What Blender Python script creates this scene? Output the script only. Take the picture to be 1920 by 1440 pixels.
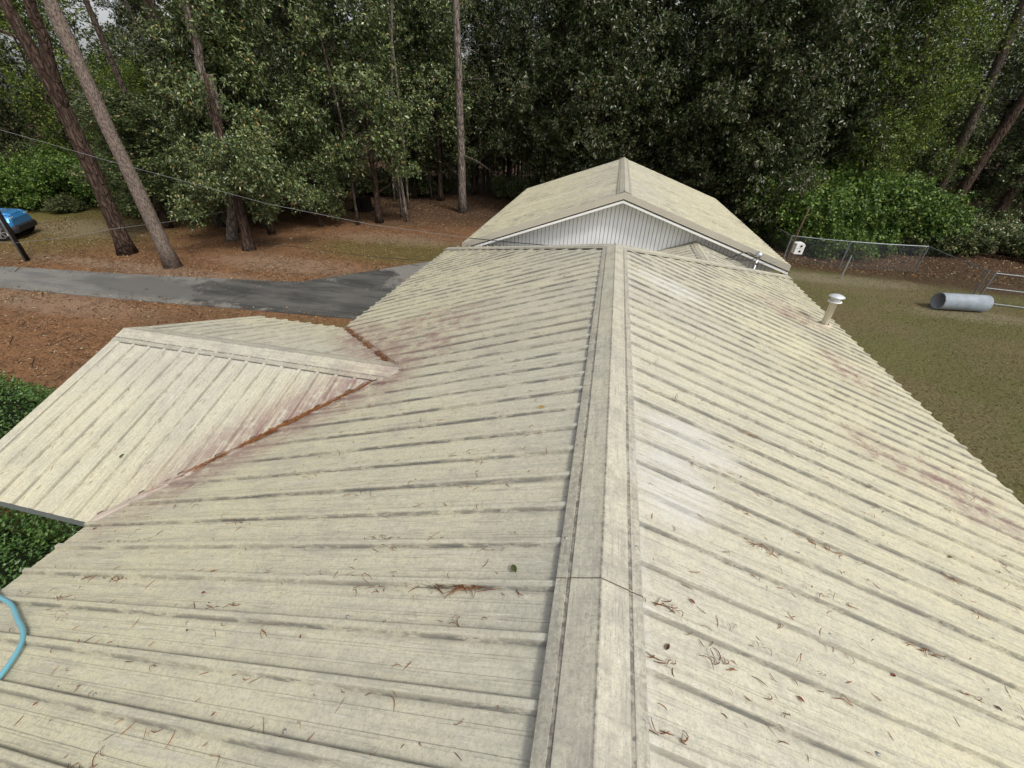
import bpy, math, random
import numpy as np
from mathutils import Matrix, Vector, noise as mnoise

for o in list(bpy.data.objects): bpy.data.objects.remove(o)
SC = bpy.context.scene
COL = SC.collection
R = math.radians
rnd = random.Random(7)

# ------------------------------------------------------------ camera
ZC = 5.651
def cam_axes(pitch, yaw, roll):
    cp, sp, cy, sy = math.cos(pitch), math.sin(pitch), math.cos(yaw), math.sin(yaw)
    f = Vector((sy*cp, cy*cp, -sp)); r = Vector((cy, -sy, 0)); u = r.cross(f)
    cr, sr = math.cos(roll), math.sin(roll)
    return r*cr + u*sr, u*cr - r*sr, f
cd = bpy.data.cameras.new('camera'); cam = bpy.data.objects.new('camera', cd); COL.objects.link(cam)
r_, u_, f_ = cam_axes(.5812, -.2006, .0326)
m = Matrix((r_, u_, -f_)).transposed().to_4x4(); m.translation = (0, 0, ZC); cam.matrix_world = m
cd.sensor_width = 36; cd.lens = 773.41/1920*36; cd.clip_start = .05; cd.clip_end = 1000
SC.camera = cam
SC.render.resolution_x, SC.render.resolution_y = 1024, 768

# ------------------------------------------------------------ world, sun, exposure
SUN_EL, SUN_AZ = R(52), math.atan2(.80, -.60)         # azimuth from +Y towards +X
w = bpy.data.worlds.new('World'); SC.world = w; w.use_nodes = True
nt = w.node_tree; nt.nodes.clear()
sky = nt.nodes.new('ShaderNodeTexSky'); sky.sky_type = 'NISHITA'; sky.sun_disc = False
sky.sun_elevation = SUN_EL; sky.sun_rotation = SUN_AZ; sky.dust_density = 4.0; sky.air_density = 1.0
hs = nt.nodes.new('ShaderNodeHueSaturation'); hs.inputs['Saturation'].default_value = .18   # thin high cloud
bg = nt.nodes.new('ShaderNodeBackground'); bg.inputs[1].default_value = .12
wo = nt.nodes.new('ShaderNodeOutputWorld')
nt.links.new(sky.outputs[0], hs.inputs['Color']); nt.links.new(hs.outputs[0], bg.inputs[0]); nt.links.new(bg.outputs[0], wo.inputs[0])
sd = bpy.data.lights.new('sun', 'SUN'); sd.energy = 1.5; sd.angle = R(10); sd.color = (1, .97, .91)
sun = bpy.data.objects.new('sun', sd); COL.objects.link(sun)
sv = Vector((math.sin(SUN_AZ)*math.cos(SUN_EL), math.cos(SUN_AZ)*math.cos(SUN_EL), math.sin(SUN_EL)))
sun.rotation_euler = sv.to_track_quat('Z', 'Y').to_euler(); sun.location = (20, -15, 30)
SC.view_settings.view_transform = 'Standard'; SC.view_settings.look = 'None'
SC.view_settings.exposure = 0.46; SC.view_settings.gamma = 1

# ------------------------------------------------------------ material helpers
class S:
    def __init__(s, name, rough=.6, spec=.3):
        s.m = bpy.data.materials.new(name); s.m.use_nodes = True
        s.t = s.m.node_tree; s.b = s.t.nodes['Principled BSDF']
        s.b.inputs['Roughness'].default_value = rough
        s.b.inputs['Specular IOR Level'].default_value = spec
    def n(s, typ, ins=None, **pr):
        x = s.t.nodes.new('ShaderNode'+typ)
        for k, v in pr.items(): setattr(x, k, v)
        for k, v in (ins or {}).items(): s.put(x.inputs[k], v)
        return x
    def put(s, sock, v):
        if isinstance(v, bpy.types.NodeSocket): s.t.links.new(v, sock)
        elif isinstance(v, bpy.types.Node): s.t.links.new(v.outputs[0], sock)
        elif isinstance(v, (tuple, list)) and len(v) == 3 and sock.type == 'RGBA': sock.default_value = (*v, 1)
        else: sock.default_value = v
    def pos(s): return s.n('NewGeometry').outputs['Position']
    def obj(s): return s.n('TexCoord').outputs['Object']
    def uv(s): return s.n('TexCoord').outputs['UV']
    def attr(s, n): return s.n('Attribute', attribute_name=n).outputs['Fac']
    def island(s): return s.n('NewGeometry').outputs['Random Per Island']
    def orand(s): return s.n('ObjectInfo').outputs['Random']
    def scale(s, v, sc, loc=(0, 0, 0)): return s.n('Mapping', {0: v, 'Scale': sc, 'Location': loc}).outputs[0]
    def noise(s, v, sc, det=4, ro=.55, dist=0): return s.n('TexNoise', {'Vector': v, 'Scale': sc, 'Detail': det, 'Roughness': ro, 'Distortion': dist}).outputs[0]
    def mth(s, op, a, b=0, c=0, clamp=False):
        return s.n('Math', {0: a, 1: b, 2: c}, operation=op, use_clamp=clamp).outputs[0]
    def mul(s, a, b): return s.mth('MULTIPLY', a, b)
    def mix(s, f, a, b, mode='MIX'):
        x = s.n('Mix', data_type='RGBA', blend_type=mode)
        s.put(x.inputs[0], f); s.put(x.inputs[6], a); s.put(x.inputs[7], b)
        return x.outputs[2]
    def step(s, v, a, b):
        return s.n('MapRange', {0: v, 1: a, 2: b, 3: 0., 4: 1.}, interpolation_type='SMOOTHSTEP').outputs[0]
    def ramp(s, f, stops):
        x = s.n('ValToRGB', {0: f}); e = x.color_ramp.elements
        while len(e) < len(stops): e.new(.5)
        for i, (p, c) in enumerate(stops): e[i].position = p; e[i].color = (*c, 1)
        return x.outputs[0]
    def blob(s, p, c, rad, soft=.5, warp=None):
        v = s.n('VectorMath', {0: p, 1: c}, operation='SUBTRACT').outputs[0]
        v = s.n('VectorMath', {0: v, 1: tuple(1/a for a in rad)}, operation='MULTIPLY').outputs[0]
        d = s.n('VectorMath', {0: v}, operation='LENGTH').outputs['Value']
        if warp is not None: d = s.mth('ADD', d, warp)
        return s.step(d, 1+soft, 1-soft)
    def sep(s, v): return s.n('SeparateXYZ', {0: v}).outputs
    def col(s, c): s.put(s.b.inputs['Base Color'], c); return s
    def rough(s, c): s.put(s.b.inputs['Roughness'], c); return s
    def bump(s, h, st=.3, d=.02):
        x = s.n('Bump', {'Height': h, 'Strength': st, 'Distance': d}); s.t.links.new(x.outputs[0], s.b.inputs['Normal']); return s

def plain(name, c, rough=.6, spec=.3, metal=0., var=.25, sc=6):
    s = S(name, rough, spec); s.b.inputs['Metallic'].default_value = metal
    nz = s.noise(s.pos(), sc, 5)
    s.col(s.mix(nz, tuple(a*(1-var) for a in c), tuple(min(1, a*(1+var)) for a in c)))
    s.bump(s.noise(s.pos(), sc*8, 3), .08, .01)
    return s.m

T = math.tan(.3292); ZE = 2.5; X0 = .193; W = 4.276; ZR = ZE + W*T
YH = 6.72                    # where ridge meets the hips
GY, GH = 3.595, 2.04         # porch gable ridge line and half width
ZG = ZR - T*(X0+2.04)

def roof_paint(name, stains=True, cap=False, wear=1.):
    s = S(name, .55, .25); p = s.pos(); uv = s.uv()
    big = s.noise(p, .55, 4, .6)
    streak = s.noise(s.scale(uv, (34, 1.5, 1)), 1, 9, .72)
    fine = s.noise(p, 60, 4, .7); spk = s.noise(p, 150, 3, .7)
    u, v, _ = s.sep(uv)
    c = s.mix(s.step(big, .36, .66), (.505, .480, .382), (.57, .532, .388))
    if not cap: c = s.mix(s.mul(s.step(v, .2, 3.0), .85), c, (.60, .552, .362))
    c = s.mix(s.mul(s.step(fine, .46, .64), .55), c, (.335, .325, .272))
    c = s.mix(s.mul(s.step(streak, .47, .70), .62*wear), c, (.285, .277, .237))
    c = s.mix(s.mul(s.step(s.noise(s.scale(uv, (10, .8, 1), (9, 4, 0)), 1, 5, .6), .55, .75), .45), c, (.54, .52, .46))
    mott = s.noise(p, 9, 5, .7)
    c = s.mix(s.mul(s.step(mott, .5, .72), .3*wear), c, (.30, .28, .255))
    grime = s.noise(s.scale(uv, (3.5, 1.4, 1), (2, 8, 0)), 1, 8, .75)
    c = s.mix(s.mul(s.step(grime, .50, .60), .32*wear), c, (.30, .285, .245))
    gr2 = s.noise(p, 33, 6, .8); c = s.mix(s.mul(s.step(gr2, .53, .62), .30), c, (.26, .25, .21)); c = s.mix(s.mul(s.step(gr2, .47, .38), .32), c, (.62, .59, .50))
    c = s.mix(s.mul(s.step(spk, .57, .66), .5), c, (.15, .14, .12))
    sc1 = s.noise(s.scale(uv, (95, 4.5, 1), (7, 3, 0)), 1, 6, .7); reg = s.step(s.noise(p, 1.3, 4, .6), .40, .58)
    c = s.mix(s.mul(s.mul(s.step(sc1, .555, .60), reg), .45*wear), c, (.19, .178, .155))
    sc2 = s.noise(s.scale(uv, (70, 6, 1), (1, 9, 0)), 1, 6, .7)
    c = s.mix(s.mul(s.step(sc2, .60, .64), .5*wear), c, (.66, .64, .57))
    d = s.attr('dirt_shade')
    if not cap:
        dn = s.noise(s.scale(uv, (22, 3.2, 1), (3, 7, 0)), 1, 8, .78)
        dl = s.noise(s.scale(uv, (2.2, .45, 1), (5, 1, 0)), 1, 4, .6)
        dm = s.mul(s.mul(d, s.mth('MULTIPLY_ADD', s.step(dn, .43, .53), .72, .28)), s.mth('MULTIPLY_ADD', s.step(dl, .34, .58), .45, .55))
        c = s.mix(s.mul(dm, .95*wear), c, (.125, .12, .105))  # darkens ribs by real dirt and by near-face shade painted into the colour
        pr = s.orand(); c = s.mix(.10, c, s.mix(pr, (.30, .29, .25), (.62, .60, .46)))
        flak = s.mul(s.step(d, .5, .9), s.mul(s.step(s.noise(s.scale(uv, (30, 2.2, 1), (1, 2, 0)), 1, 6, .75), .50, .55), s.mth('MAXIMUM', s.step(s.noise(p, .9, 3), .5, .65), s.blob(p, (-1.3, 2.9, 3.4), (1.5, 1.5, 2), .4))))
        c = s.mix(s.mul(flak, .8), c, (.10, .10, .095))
    else:
        c = s.mix(s.mul(s.step(s.noise(p, 5, 6, .7), .42, .72), .6), c, (.255, .237, .208))
        xs_ = s.noise(s.scale(uv, (4, 38, 1)), 1, 7, .75); c = s.mix(s.mul(s.step(xs_, .5, .68), .42), c, (.24, .218, .19))
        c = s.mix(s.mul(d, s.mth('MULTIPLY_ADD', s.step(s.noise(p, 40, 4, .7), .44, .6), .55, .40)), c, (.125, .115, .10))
    if stains:
        x, y, z = s.sep(p)
        wn = s.noise(p, 5.5, 9, .8)
        v1 = s.mth('ABSOLUTE', s.mth('ADD', s.mth('SUBTRACT', x, y), 5.635)); v2 = s.mth('ABSOLUTE', s.mth('ADD', s.mth('ADD', x, y), -1.555))
        lim = s.mul(s.step(x, -1.55, -2.1), s.step(x, -4.3, -3.3))
        near = s.mul(s.step(s.mth('MINIMUM', v1, v2), .95, .05), lim)
        pk = s.mul(near, s.mul(s.step(wn, .36, .54), s.step(streak, .30, .54)))
        for c0, rad in (((3.55, 3.45, 2.82), (.45, .4, 1)), ((3.3, 7.5, 2.9), (.5, .55, 1)), ((3.5, 5.7, 2.8), (.35, .5, 1)), ((2.85, 3.6, 3.0), (.3, .3, 1)), ((-2.2, 4.75, 3.1), (.85, .75, 2)), ((-2.0, 4.1, 3.1), (.5, .5, 2))):
            pk = s.mth('MAXIMUM', pk, s.mul(s.blob(p, c0, rad, .6), s.step(wn, .42, .62)))
        c = s.mix(s.mul(pk, .45 if cap else .85), c, (.235, .145, .13))
        wh = None
        for c0, rad in (((.80, 2.42, 3.76), (.34, .22, 1)), ((1.0, 5.9, 3.7), (.5, .35, 1)), ((.6, 1.9, 3.8), (.25, .3, 1))):
            b = s.mul(s.mul(s.blob(p, c0, rad, .35, s.mth('MULTIPLY_ADD', wn, 1.0, -.5)), s.step(streak, .62, .46)), .45)
            wh = b if wh is None else s.mth('MAXIMUM', wh, b)
        if not cap: wh = s.mth('MAXIMUM', wh, s.mul(s.step(v, .228, .205), .2))
        c = s.mix(wh, c, (.56, .555, .54))
    s.col(c); s.rough(s.mth('MULTIPLY_ADD', fine, .3, .38))
    s.bump(s.mth('ADD', s.mul(fine, .4), s.mul(streak, .6)), .12, .004)
    return s.m

def bark(name, c1, c2, sc=1., st=.9):
    s = S(name, .9, .1); p = s.obj()
    v = s.n('TexVoronoi', {'Vector': s.scale(p, (7*sc, 7*sc, 1.7*sc)), 'Scale': 1.6}, feature='DISTANCE_TO_EDGE').outputs[0]
    nz = s.noise(s.scale(p, (5, 5, 1.2)), 2.5*sc, 6, .7)
    e = s.step(s.mth('ADD', v, s.mul(s.mth('SUBTRACT', nz, .5), .35)), .0, .22)
    c = s.mix(e, tuple(a*.45 for a in c1), c1); c = s.mix(s.step(nz, .42, .7), c, c2)
    c = s.mix(s.mul(s.step(s.noise(p, 1.1, 3), .55, .72), .35), c, (.12, .13, .08))
    s.col(c); s.bump(s.mth('ADD', e, nz), st, .06); return s.m

def leafmat(name, stops, rough=.38, trans=.12, spec=.45, back=None):
    s = S(name, rough, spec); r = s.island(); orr = s.orand()
    f = s.mth('FRACT', s.mth('ADD', r, s.mul(orr, .13)))
    c = s.ramp(f, stops)
    big = s.noise(s.obj(), .45, 3)
    c = s.mix(s.mul(s.step(big, .52, .75), .35), c, s.mix(1, c, (1.35, 1.35, .9), 'MULTIPLY'))
    if back: c = s.mix(s.mul(s.n('NewGeometry').outputs['Backfacing'], .6), c, back)
    s.col(c)
    tb = s.n('BsdfTranslucent', {0: c}); mx = s.n('MixShader', {0: trans, 1: s.b.outputs[0], 2: tb.outputs[0]})
    s.t.links.new(mx.outputs[0], s.t.nodes['Material Output'].inputs[0]); return s.m

M = {}
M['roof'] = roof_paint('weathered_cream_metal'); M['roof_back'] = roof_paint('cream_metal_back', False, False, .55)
M['cap'] = roof_paint('weathered_cap', True, True)
M['trim'] = plain('beige_trim', (.43, .40, .33), .45, .4, 0, .12, 3)
M['white'] = plain('white_paint', (.74, .74, .72), .5, .4, 0, .06, 3)
M['galv'] = plain('galvanised_steel', (.50, .53, .56), .38, .5, .7, .2, 8)
M['fencemetal'] = plain('dull_galvanised', (.20, .22, .23), .5, .4, .5, .25, 10)
M['dark'] = plain('dark_void', (.025, .023, .02), .9, .1)
M['rubber'] = plain('black_rubber', (.018, .018, .019), .6, .3)
M['deck'] = plain('roof_deck', (.10, .075, .05), .9, .1)
M['cable'] = plain('cable_sheath', (.03, .03, .032), .5, .3)
M['cable_grey'] = plain('weathered_cable', (.20, .20, .195), .6, .3, 0, .5, 3)
M['wood'] = plain('old_wood', (.11, .075, .05), .9, .1, 0, .4, 5)
M['darkwood'] = plain('creosoted_wood', (.02, .017, .014), .85, .1, 0, .4, 5)
M['pine_bark'] = bark('pine_bark_grey', (.20, .155, .13), (.26, .21, .175), 2.2, .5)
M['dark_bark'] = bark('dark_bark', (.085, .055, .042), (.125, .09, .07), .9)
M['grey_bark'] = bark('grey_bark', (.22, .18, .15), (.30, .26, .22), .8)
M['brown_bark'] = bark('brown_bark', (.10, .078, .06), (.17, .14, .11), 1.2)
M['magnolia'] = leafmat('magnolia_leaf', [(0, (0.018, 0.036, 0.013)), (.42, (0.034, 0.062, 0.021)), (.72, (0.062, 0.106, 0.032)), (.91, (0.126, 0.191, 0.063)), (.98, (0.240, 0.264, 0.085)), (1, (0.300, 0.185, 0.068))], .34, .10, .5, (.075, .06, .03))
M['holly'] = leafmat('laurel_leaf', [(0, (0.044, 0.066, 0.026)), (.4, (0.079, 0.115, 0.040)), (.74, (0.149, 0.191, 0.064)), (.94, (0.282, 0.322, 0.135)), (1, (0.400, 0.241, 0.099))], .3, .10, .55)
M['spring'] = leafmat('spring_leaf', [(0, (0.040, 0.065, 0.015)), (.45, (0.073, 0.114, 0.023)), (.8, (0.146, 0.202, 0.033)), (1, (0.293, 0.325, 0.063))], .5, .3, .3)
M['shrub'] = leafmat('shrub_leaf', [(0, (0.034, 0.066, 0.013)), (.45, (0.065, 0.126, 0.022)), (.8, (0.133, 0.220, 0.034)), (1, (0.265, 0.305, 0.066))], .5, .22, .35)
M['hedge'] = leafmat('hedge_leaf', [(0, (0.030, 0.068, 0.014)), (.5, (0.054, 0.120, 0.024)), (.9, (0.096, 0.182, 0.042)), (1, (0.180, 0.205, 0.060))], .38, .12, .45)
M['dull'] = leafmat('dull_far_leaf', [(0, (0.031, 0.050, 0.021)), (.4, (0.055, 0.081, 0.031)), (.75, (0.099, 0.119, 0.044)), (.93, (0.220, 0.214, 0.068)), (1, (0.242, 0.154, 0.073))], .55, .15, .3)
M['needle'] = leafmat('pine_needle', [(0, (.03, .06, .02)), (1, (.07, .11, .04))], .5, .1, .3)
M['straw'] = leafmat('pine_straw', [(0, (0.117, 0.043, 0.017)), (.5, (0.235, 0.089, 0.032)), (.85, (0.344, 0.159, 0.065)), (1, (0.124, 0.088, 0.065))], .7, .05, .15)
M['litter'] = leafmat('leaf_litter', [(0, (0.069, 0.041, 0.024)), (.4, (0.150, 0.081, 0.040)), (.75, (0.238, 0.128, 0.061)), (.93, (0.337, 0.236, 0.135)), (1, (0.400, 0.390, 0.269))], .75, .05, .15)
M['grass'] = leafmat('lawn_blade', [(0, (0.070, 0.077, 0.025)), (.45, (0.132, 0.120, 0.043)), (.8, (0.216, 0.169, 0.077)), (1, (0.308, 0.239, 0.123))], .6, .15, .2)
M['hose'] = plain('pale_blue_hose', (.17, .43, .52), .4, .4, 0, .06, 5)

# ------------------------------------------------------------ object helpers
def wl(o):
    v = Vector((0, 0, 0))
    while o is not None: v += o.location; o = o.parent
    return v
def mesh(name, V, F, mats, smooth=False, uv=None, attr=None, mi=None):
    me = bpy.data.meshes.new(name)
    if isinstance(F, np.ndarray):
        V = np.asarray(V, np.float32); F = np.asarray(F, np.int32); k = F.shape[1]
        me.vertices.add(len(V)); me.vertices.foreach_set('co', V.ravel())
        me.loops.add(F.size); me.loops.foreach_set('vertex_index', F.ravel())
        me.polygons.add(len(F)); me.polygons.foreach_set('loop_start', np.arange(0, F.size, k, dtype=np.int32))
        me.update(calc_edges=True); me.validate()
    else:
        me.from_pydata([tuple(v) for v in V], [], F)
    for mt in (mats if isinstance(mats, (list, tuple)) else [mats]): me.materials.append(mt)
    if uv is not None:
        lay = me.uv_layers.new(name='UVMap'); vi = np.zeros(len(me.loops), np.int32); me.loops.foreach_get('vertex_index', vi)
        lay.data.foreach_set('uv', np.asarray(uv, np.float32)[vi].ravel())
    if attr is not None:
        a = me.attributes.new('dirt_shade', 'FLOAT', 'POINT'); a.data.foreach_set('value', np.asarray(attr, np.float32))
    if mi is not None: me.polygons.foreach_set('material_index', np.asarray(mi, np.int32))
    if smooth: me.polygons.foreach_set('use_smooth', [True]*len(me.polygons))
    return me
def link(name, me, parent=None, loc=None):
    o = bpy.data.objects.new(name, me); COL.objects.link(o)
    if parent is not None: o.parent = parent
    if loc is not None: o.location = loc
    return o
def part(name, V, F, mt, parent=None, **k):
    """world coordinates in, one mesh object out (child of parent)."""
    off = wl(parent) if parent is not None else Vector((0, 0, 0))
    if isinstance(V, np.ndarray): V = V - np.array(off)
    else: V = [Vector(v)-off for v in V]
    return link(name, mesh(name, V, F, mt, **k), parent)
def tag(o, label=None, cat=None, group=None, kind=None):
    for k, v in (('label', label), ('category', cat), ('group', group), ('kind', kind)):
        if v: o[k] = v
    return o
def empty(name, loc, label=None, cat=None, group=None, rz=0, sc=1):
    o = link(name, None); o.location = loc; o.rotation_euler.z = rz; o.scale = (sc, sc, sc) if not hasattr(sc, '__len__') else sc
    o.empty_display_size = .2
    return tag(o, label, cat, group)
class G:
    """collects boxes, tubes, quads into one mesh"""
    def __init__(s): s.V = []; s.F = []
    def add(s, V, F):
        n = len(s.V); s.V += [Vector(v) for v in V]; s.F += [tuple(i+n for i in f) for f in F]; return s
    def box(s, a, b, mtx=None):
        (x0, y0, z0), (x1, y1, z1) = a, b
        V = [Vector(v) for v in ((x0,y0,z0),(x1,y0,z0),(x1,y1,z0),(x0,y1,z0),(x0,y0,z1),(x1,y0,z1),(x1,y1,z1),(x0,y1,z1))]
        if mtx: V = [mtx @ v for v in V]
        return s.add(V, [(0,3,2,1),(4,5,6,7),(0,1,5,4),(1,2,6,5),(2,3,7,6),(3,0,4,7)])
    def tube(s, P, rad, n=8, cap=True):
        P = [Vector(p) for p in P]; rad = rad if hasattr(rad, '__len__') else [rad]*len(P)
        V = []; F = []
        up = Vector((.3, .2, 1)).normalized(); d0 = (P[1]-P[0]).normalized()
        if abs(d0.dot(up)) > .95: up = Vector((1, .1, 0))
        a = d0.cross(up).normalized()
        for i, p in enumerate(P):
            d = (P[min(i+1, len(P)-1)]-P[max(i-1, 0)]).normalized()
            a = (a-d*a.dot(d)).normalized(); b = d.cross(a)
            for k in range(n):
                t = 2*math.pi*k/n; V.append(p+(a*math.cos(t)+b*math.sin(t))*rad[i])
        for i in range(len(P)-1):
            for k in range(n): F.append((i*n+k, i*n+(k+1) % n, (i+1)*n+(k+1) % n, (i+1)*n+k))
        if cap: F.append(tuple(range(n-1, -1, -1))); F.append(tuple((len(P)-1)*n+k for k in range(n)))
        return s.add(V, F)
    def lathe(s, prof, c=(0, 0, 0), n=20, ax=None):
        c = Vector(c); q = Vector((0, 0, 1)).rotation_difference(Vector(ax)) if ax else None
        V = []; F = []
        for (r, z) in prof:
            for k in range(n):
                v = Vector((r*math.cos(2*math.pi*k/n), r*math.sin(2*math.pi*k/n), z)); V.append(c+(q @ v if q else v))
        for i in range(len(prof)-1):
            for k in range(n): F.append((i*n+k, i*n+(k+1) % n, (i+1)*n+(k+1) % n, (i+1)*n+k))
        return s.add(V, F)
    def prism(s, poly, d):
        """extrude polygon (3d points) by vector d"""
        n = len(poly); d = Vector(d); V = [Vector(p) for p in poly]+[Vector(p)+d for p in poly]
        return s.add(V, [tuple(range(n-1, -1, -1)), tuple(range(n, 2*n))]+[(i, (i+1) % n, n+(i+1) % n, n+i) for i in range(n)])
    def build(s, name, mt, parent=None, smooth=False, **k): return part(name, s.V, s.F, mt, parent, smooth=smooth, **k)

def copy_tree(o, parent=None):
    c = o.copy(); COL.objects.link(c); c.parent = parent
    for ch in o.children: copy_tree(ch, c)
    return c

# ------------------------------------------------------------ ground, driveway
def ground_mat():
    s = S('ground_earth', .95, .1); p = s.pos()
    x, y, z = s.sep(p)
    n1 = s.noise(p, .35, 5, .6); n2 = s.noise(p, 2.4, 6, .7); n3 = s.noise(p, 16, 5, .75); n4 = s.noise(p, 70, 3, .7)
    wob = s.mth('MULTIPLY_ADD', n1, 5, -2.5)
    straw = s.mix(s.step(n3, .35, .68), (.12, .063, .033), (.285, .150, .074))
    straw = s.mix(s.mul(s.step(n1, .45, .62), .55), straw, (.14, .085, .048))
    straw = s.mix(s.mul(s.step(n2, .50, .66), .6), straw, (.085, .048, .030)); straw = s.mix(s.mul(s.step(n2, .44, .34), .5), straw, (.27, .165, .095))
    lawn = s.mix(s.step(n3, .36, .66), (.080, .068, .034), (.185, .150, .078))
    lawn = s.mix(s.mul(s.step(n1, .42, .58), .75), lawn, s.mix(s.step(n3, .4, .65), (.074, .078, .028), (.150, .144, .054)))
    lawn = s.mix(s.mul(s.step(n2, .58, .72), .5), lawn, (.115, .072, .040))
    floor = s.mix(s.step(n3, .38, .66), (.040, .025, .017), (.115, .068, .040))
    gr = s.mix(s.step(n3, .36, .64), (.080, .070, .024), (.165, .140, .042))
    c = straw
    c = s.mix(s.step(s.mth('ADD', x, wob), 1, 5), c, lawn)
    far = s.mth('ADD', s.mth('ADD', y, s.mul(x, -.05)), s.mul(wob, .6))
    c = s.mix(s.step(far, 22, 27), c, floor)
    fr = s.mul(s.step(s.mth('ADD', s.mth('ADD', y, s.mul(x, .18)), s.mul(wob, .25)), 22.4, 23.6), s.step(x, 3, 5))
    c = s.mix(fr, c, floor)
    for c0, rad in (((-8.5, 18.3, 0), (5, 1.9, 9)), ((-30, 16.5, 0), (8, 4.5, 9)), ((-33, 21, 0), (9, 5, 9)), ((-7.5, 8.6, 0), (3.5, 1.6, 9))):
        c = s.mix(s.mul(s.blob(p, c0, rad, .45, s.mth('MULTIPLY_ADD', n2, 1.2, -.6)), .85), c, gr)
    sand = s.step(n2, .60, .72)
    for c0, rad in (((-13, 15, 0), (3.2, .9, 9)), ((-17.5, 9.3, 0), (3.5, .7, 9)), ((-10.5, 20.2, 0), (3, 1, 9)), ((9.8, 20.1, 0), (3.4, .7, 9)), ((13.2, 17.1, 0), (1.7, .6, 9)), ((-26.5, 17.2, 0), (3.5, 1.6, 9)), ((-17, 12.9, 0), (7, .5, 9))):
        c = s.mix(s.mul(s.blob(p, c0, rad, .5, s.mth('MULTIPLY_ADD', n2, 1.4, -.7)), s.mth('MULTIPLY_ADD', sand, .5, .25)), c, (.34, .285, .225))
    c = s.mix(s.mul(s.step(n4, .62, .72), .35), c, (.30, .20, .12))
    c = s.mix(s.mul(s.step(n4, .42, .30), .5), c, (.03, .02, .012))
    s.col(c); s.bump(s.mth('ADD', s.mul(n3, .7), s.mul(n4, .5)), .6, .05); return s.m
n = 61
xs = np.concatenate([np.linspace(-400, -45, 8), np.linspace(-40, 40, n-16), np.linspace(45, 400, 8)])
gx, gy = np.meshgrid(xs, xs+15, indexing='ij')
V = np.stack([gx.ravel(), gy.ravel(), np.zeros(gx.size)], 1)
i, j = np.meshgrid(np.arange(n-1), np.arange(n-1), indexing='ij'); a = (i*n+j).ravel()
tag(part('ground', V, np.stack([a, a+n, a+n+1, a+1], 1), ground_mat()), kind='structure')

def drive_mat():
    s = S('driveway_concrete', .8, .3); p = s.pos()
    n1 = s.noise(p, .7, 6, .65); n2 = s.noise(s.scale(p, (.35, 1.3, 1)), 1.2, 6, .65); n3 = s.noise(p, 25, 4, .7)
    c = s.mix(s.step(n3, .3, .7), (.155, .15, .135), (.215, .205, .185))
    c = s.mix(s.mul(s.step(n2, .44, .68), .65), c, (.10, .10, .098))
    c = s.mix(s.mul(s.step(n1, .56, .7), .5), c, (.19, .14, .09))
    wp = s.mth('MULTIPLY_ADD', s.noise(p, 1.1, 9, .72), 2.6, -1.3)
    wet = s.mth('MAXIMUM', s.blob(p, (-9.6, 12.1, 0), (4.9, 2.0, 9), .16, wp), s.blob(p, (-9.2, 14.4, 0), (1.6, 1.1, 9), .15, wp))
    wet = s.mth('MAXIMUM', wet, s.mul(s.blob(p, (-15.5, 11.2, 0), (3.2, .9, 9), .4, wp), .6))
    c = s.mix(wet, c, s.mix(s.step(n2, .35, .65), (.060, .060, .058), (.125, .12, .11)))
    s.col(c); s.rough(s.mth('MULTIPLY_ADD', wet, -.55, .8))
    s.bump(s.mth('ADD', n3, s.mul(n1, 2)), .1, .02); return s.m
dm = drive_mat()
far = [(-45, 9.6), (-23.2, 11.48), (-17.8, 12.14), (-14.4, 12.66), (-11.15, 13.22), (-10.2, 14.2), (-9.29, 15.12), (-7.51, 17.06), (-5.2, 19.4), (-4.6, 21.5)]
near = [(-45, 8.2), (-20.5, 9.80), (-15.6, 10.11), (-11.36, 10.5), (-7.57, 10.79), (-4.4, 11.0)]
g = G(); poly = [(x, y, .035) for x, y in near]+[(-4.45, 21.5, .035)]+[(x, y, .035) for x, y in reversed(far)]
g.prism([(x, y, -.05) for x, y, _ in poly], (0, 0, .085))
drive = tag(g.build('driveway', dm), kind='structure')

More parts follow.
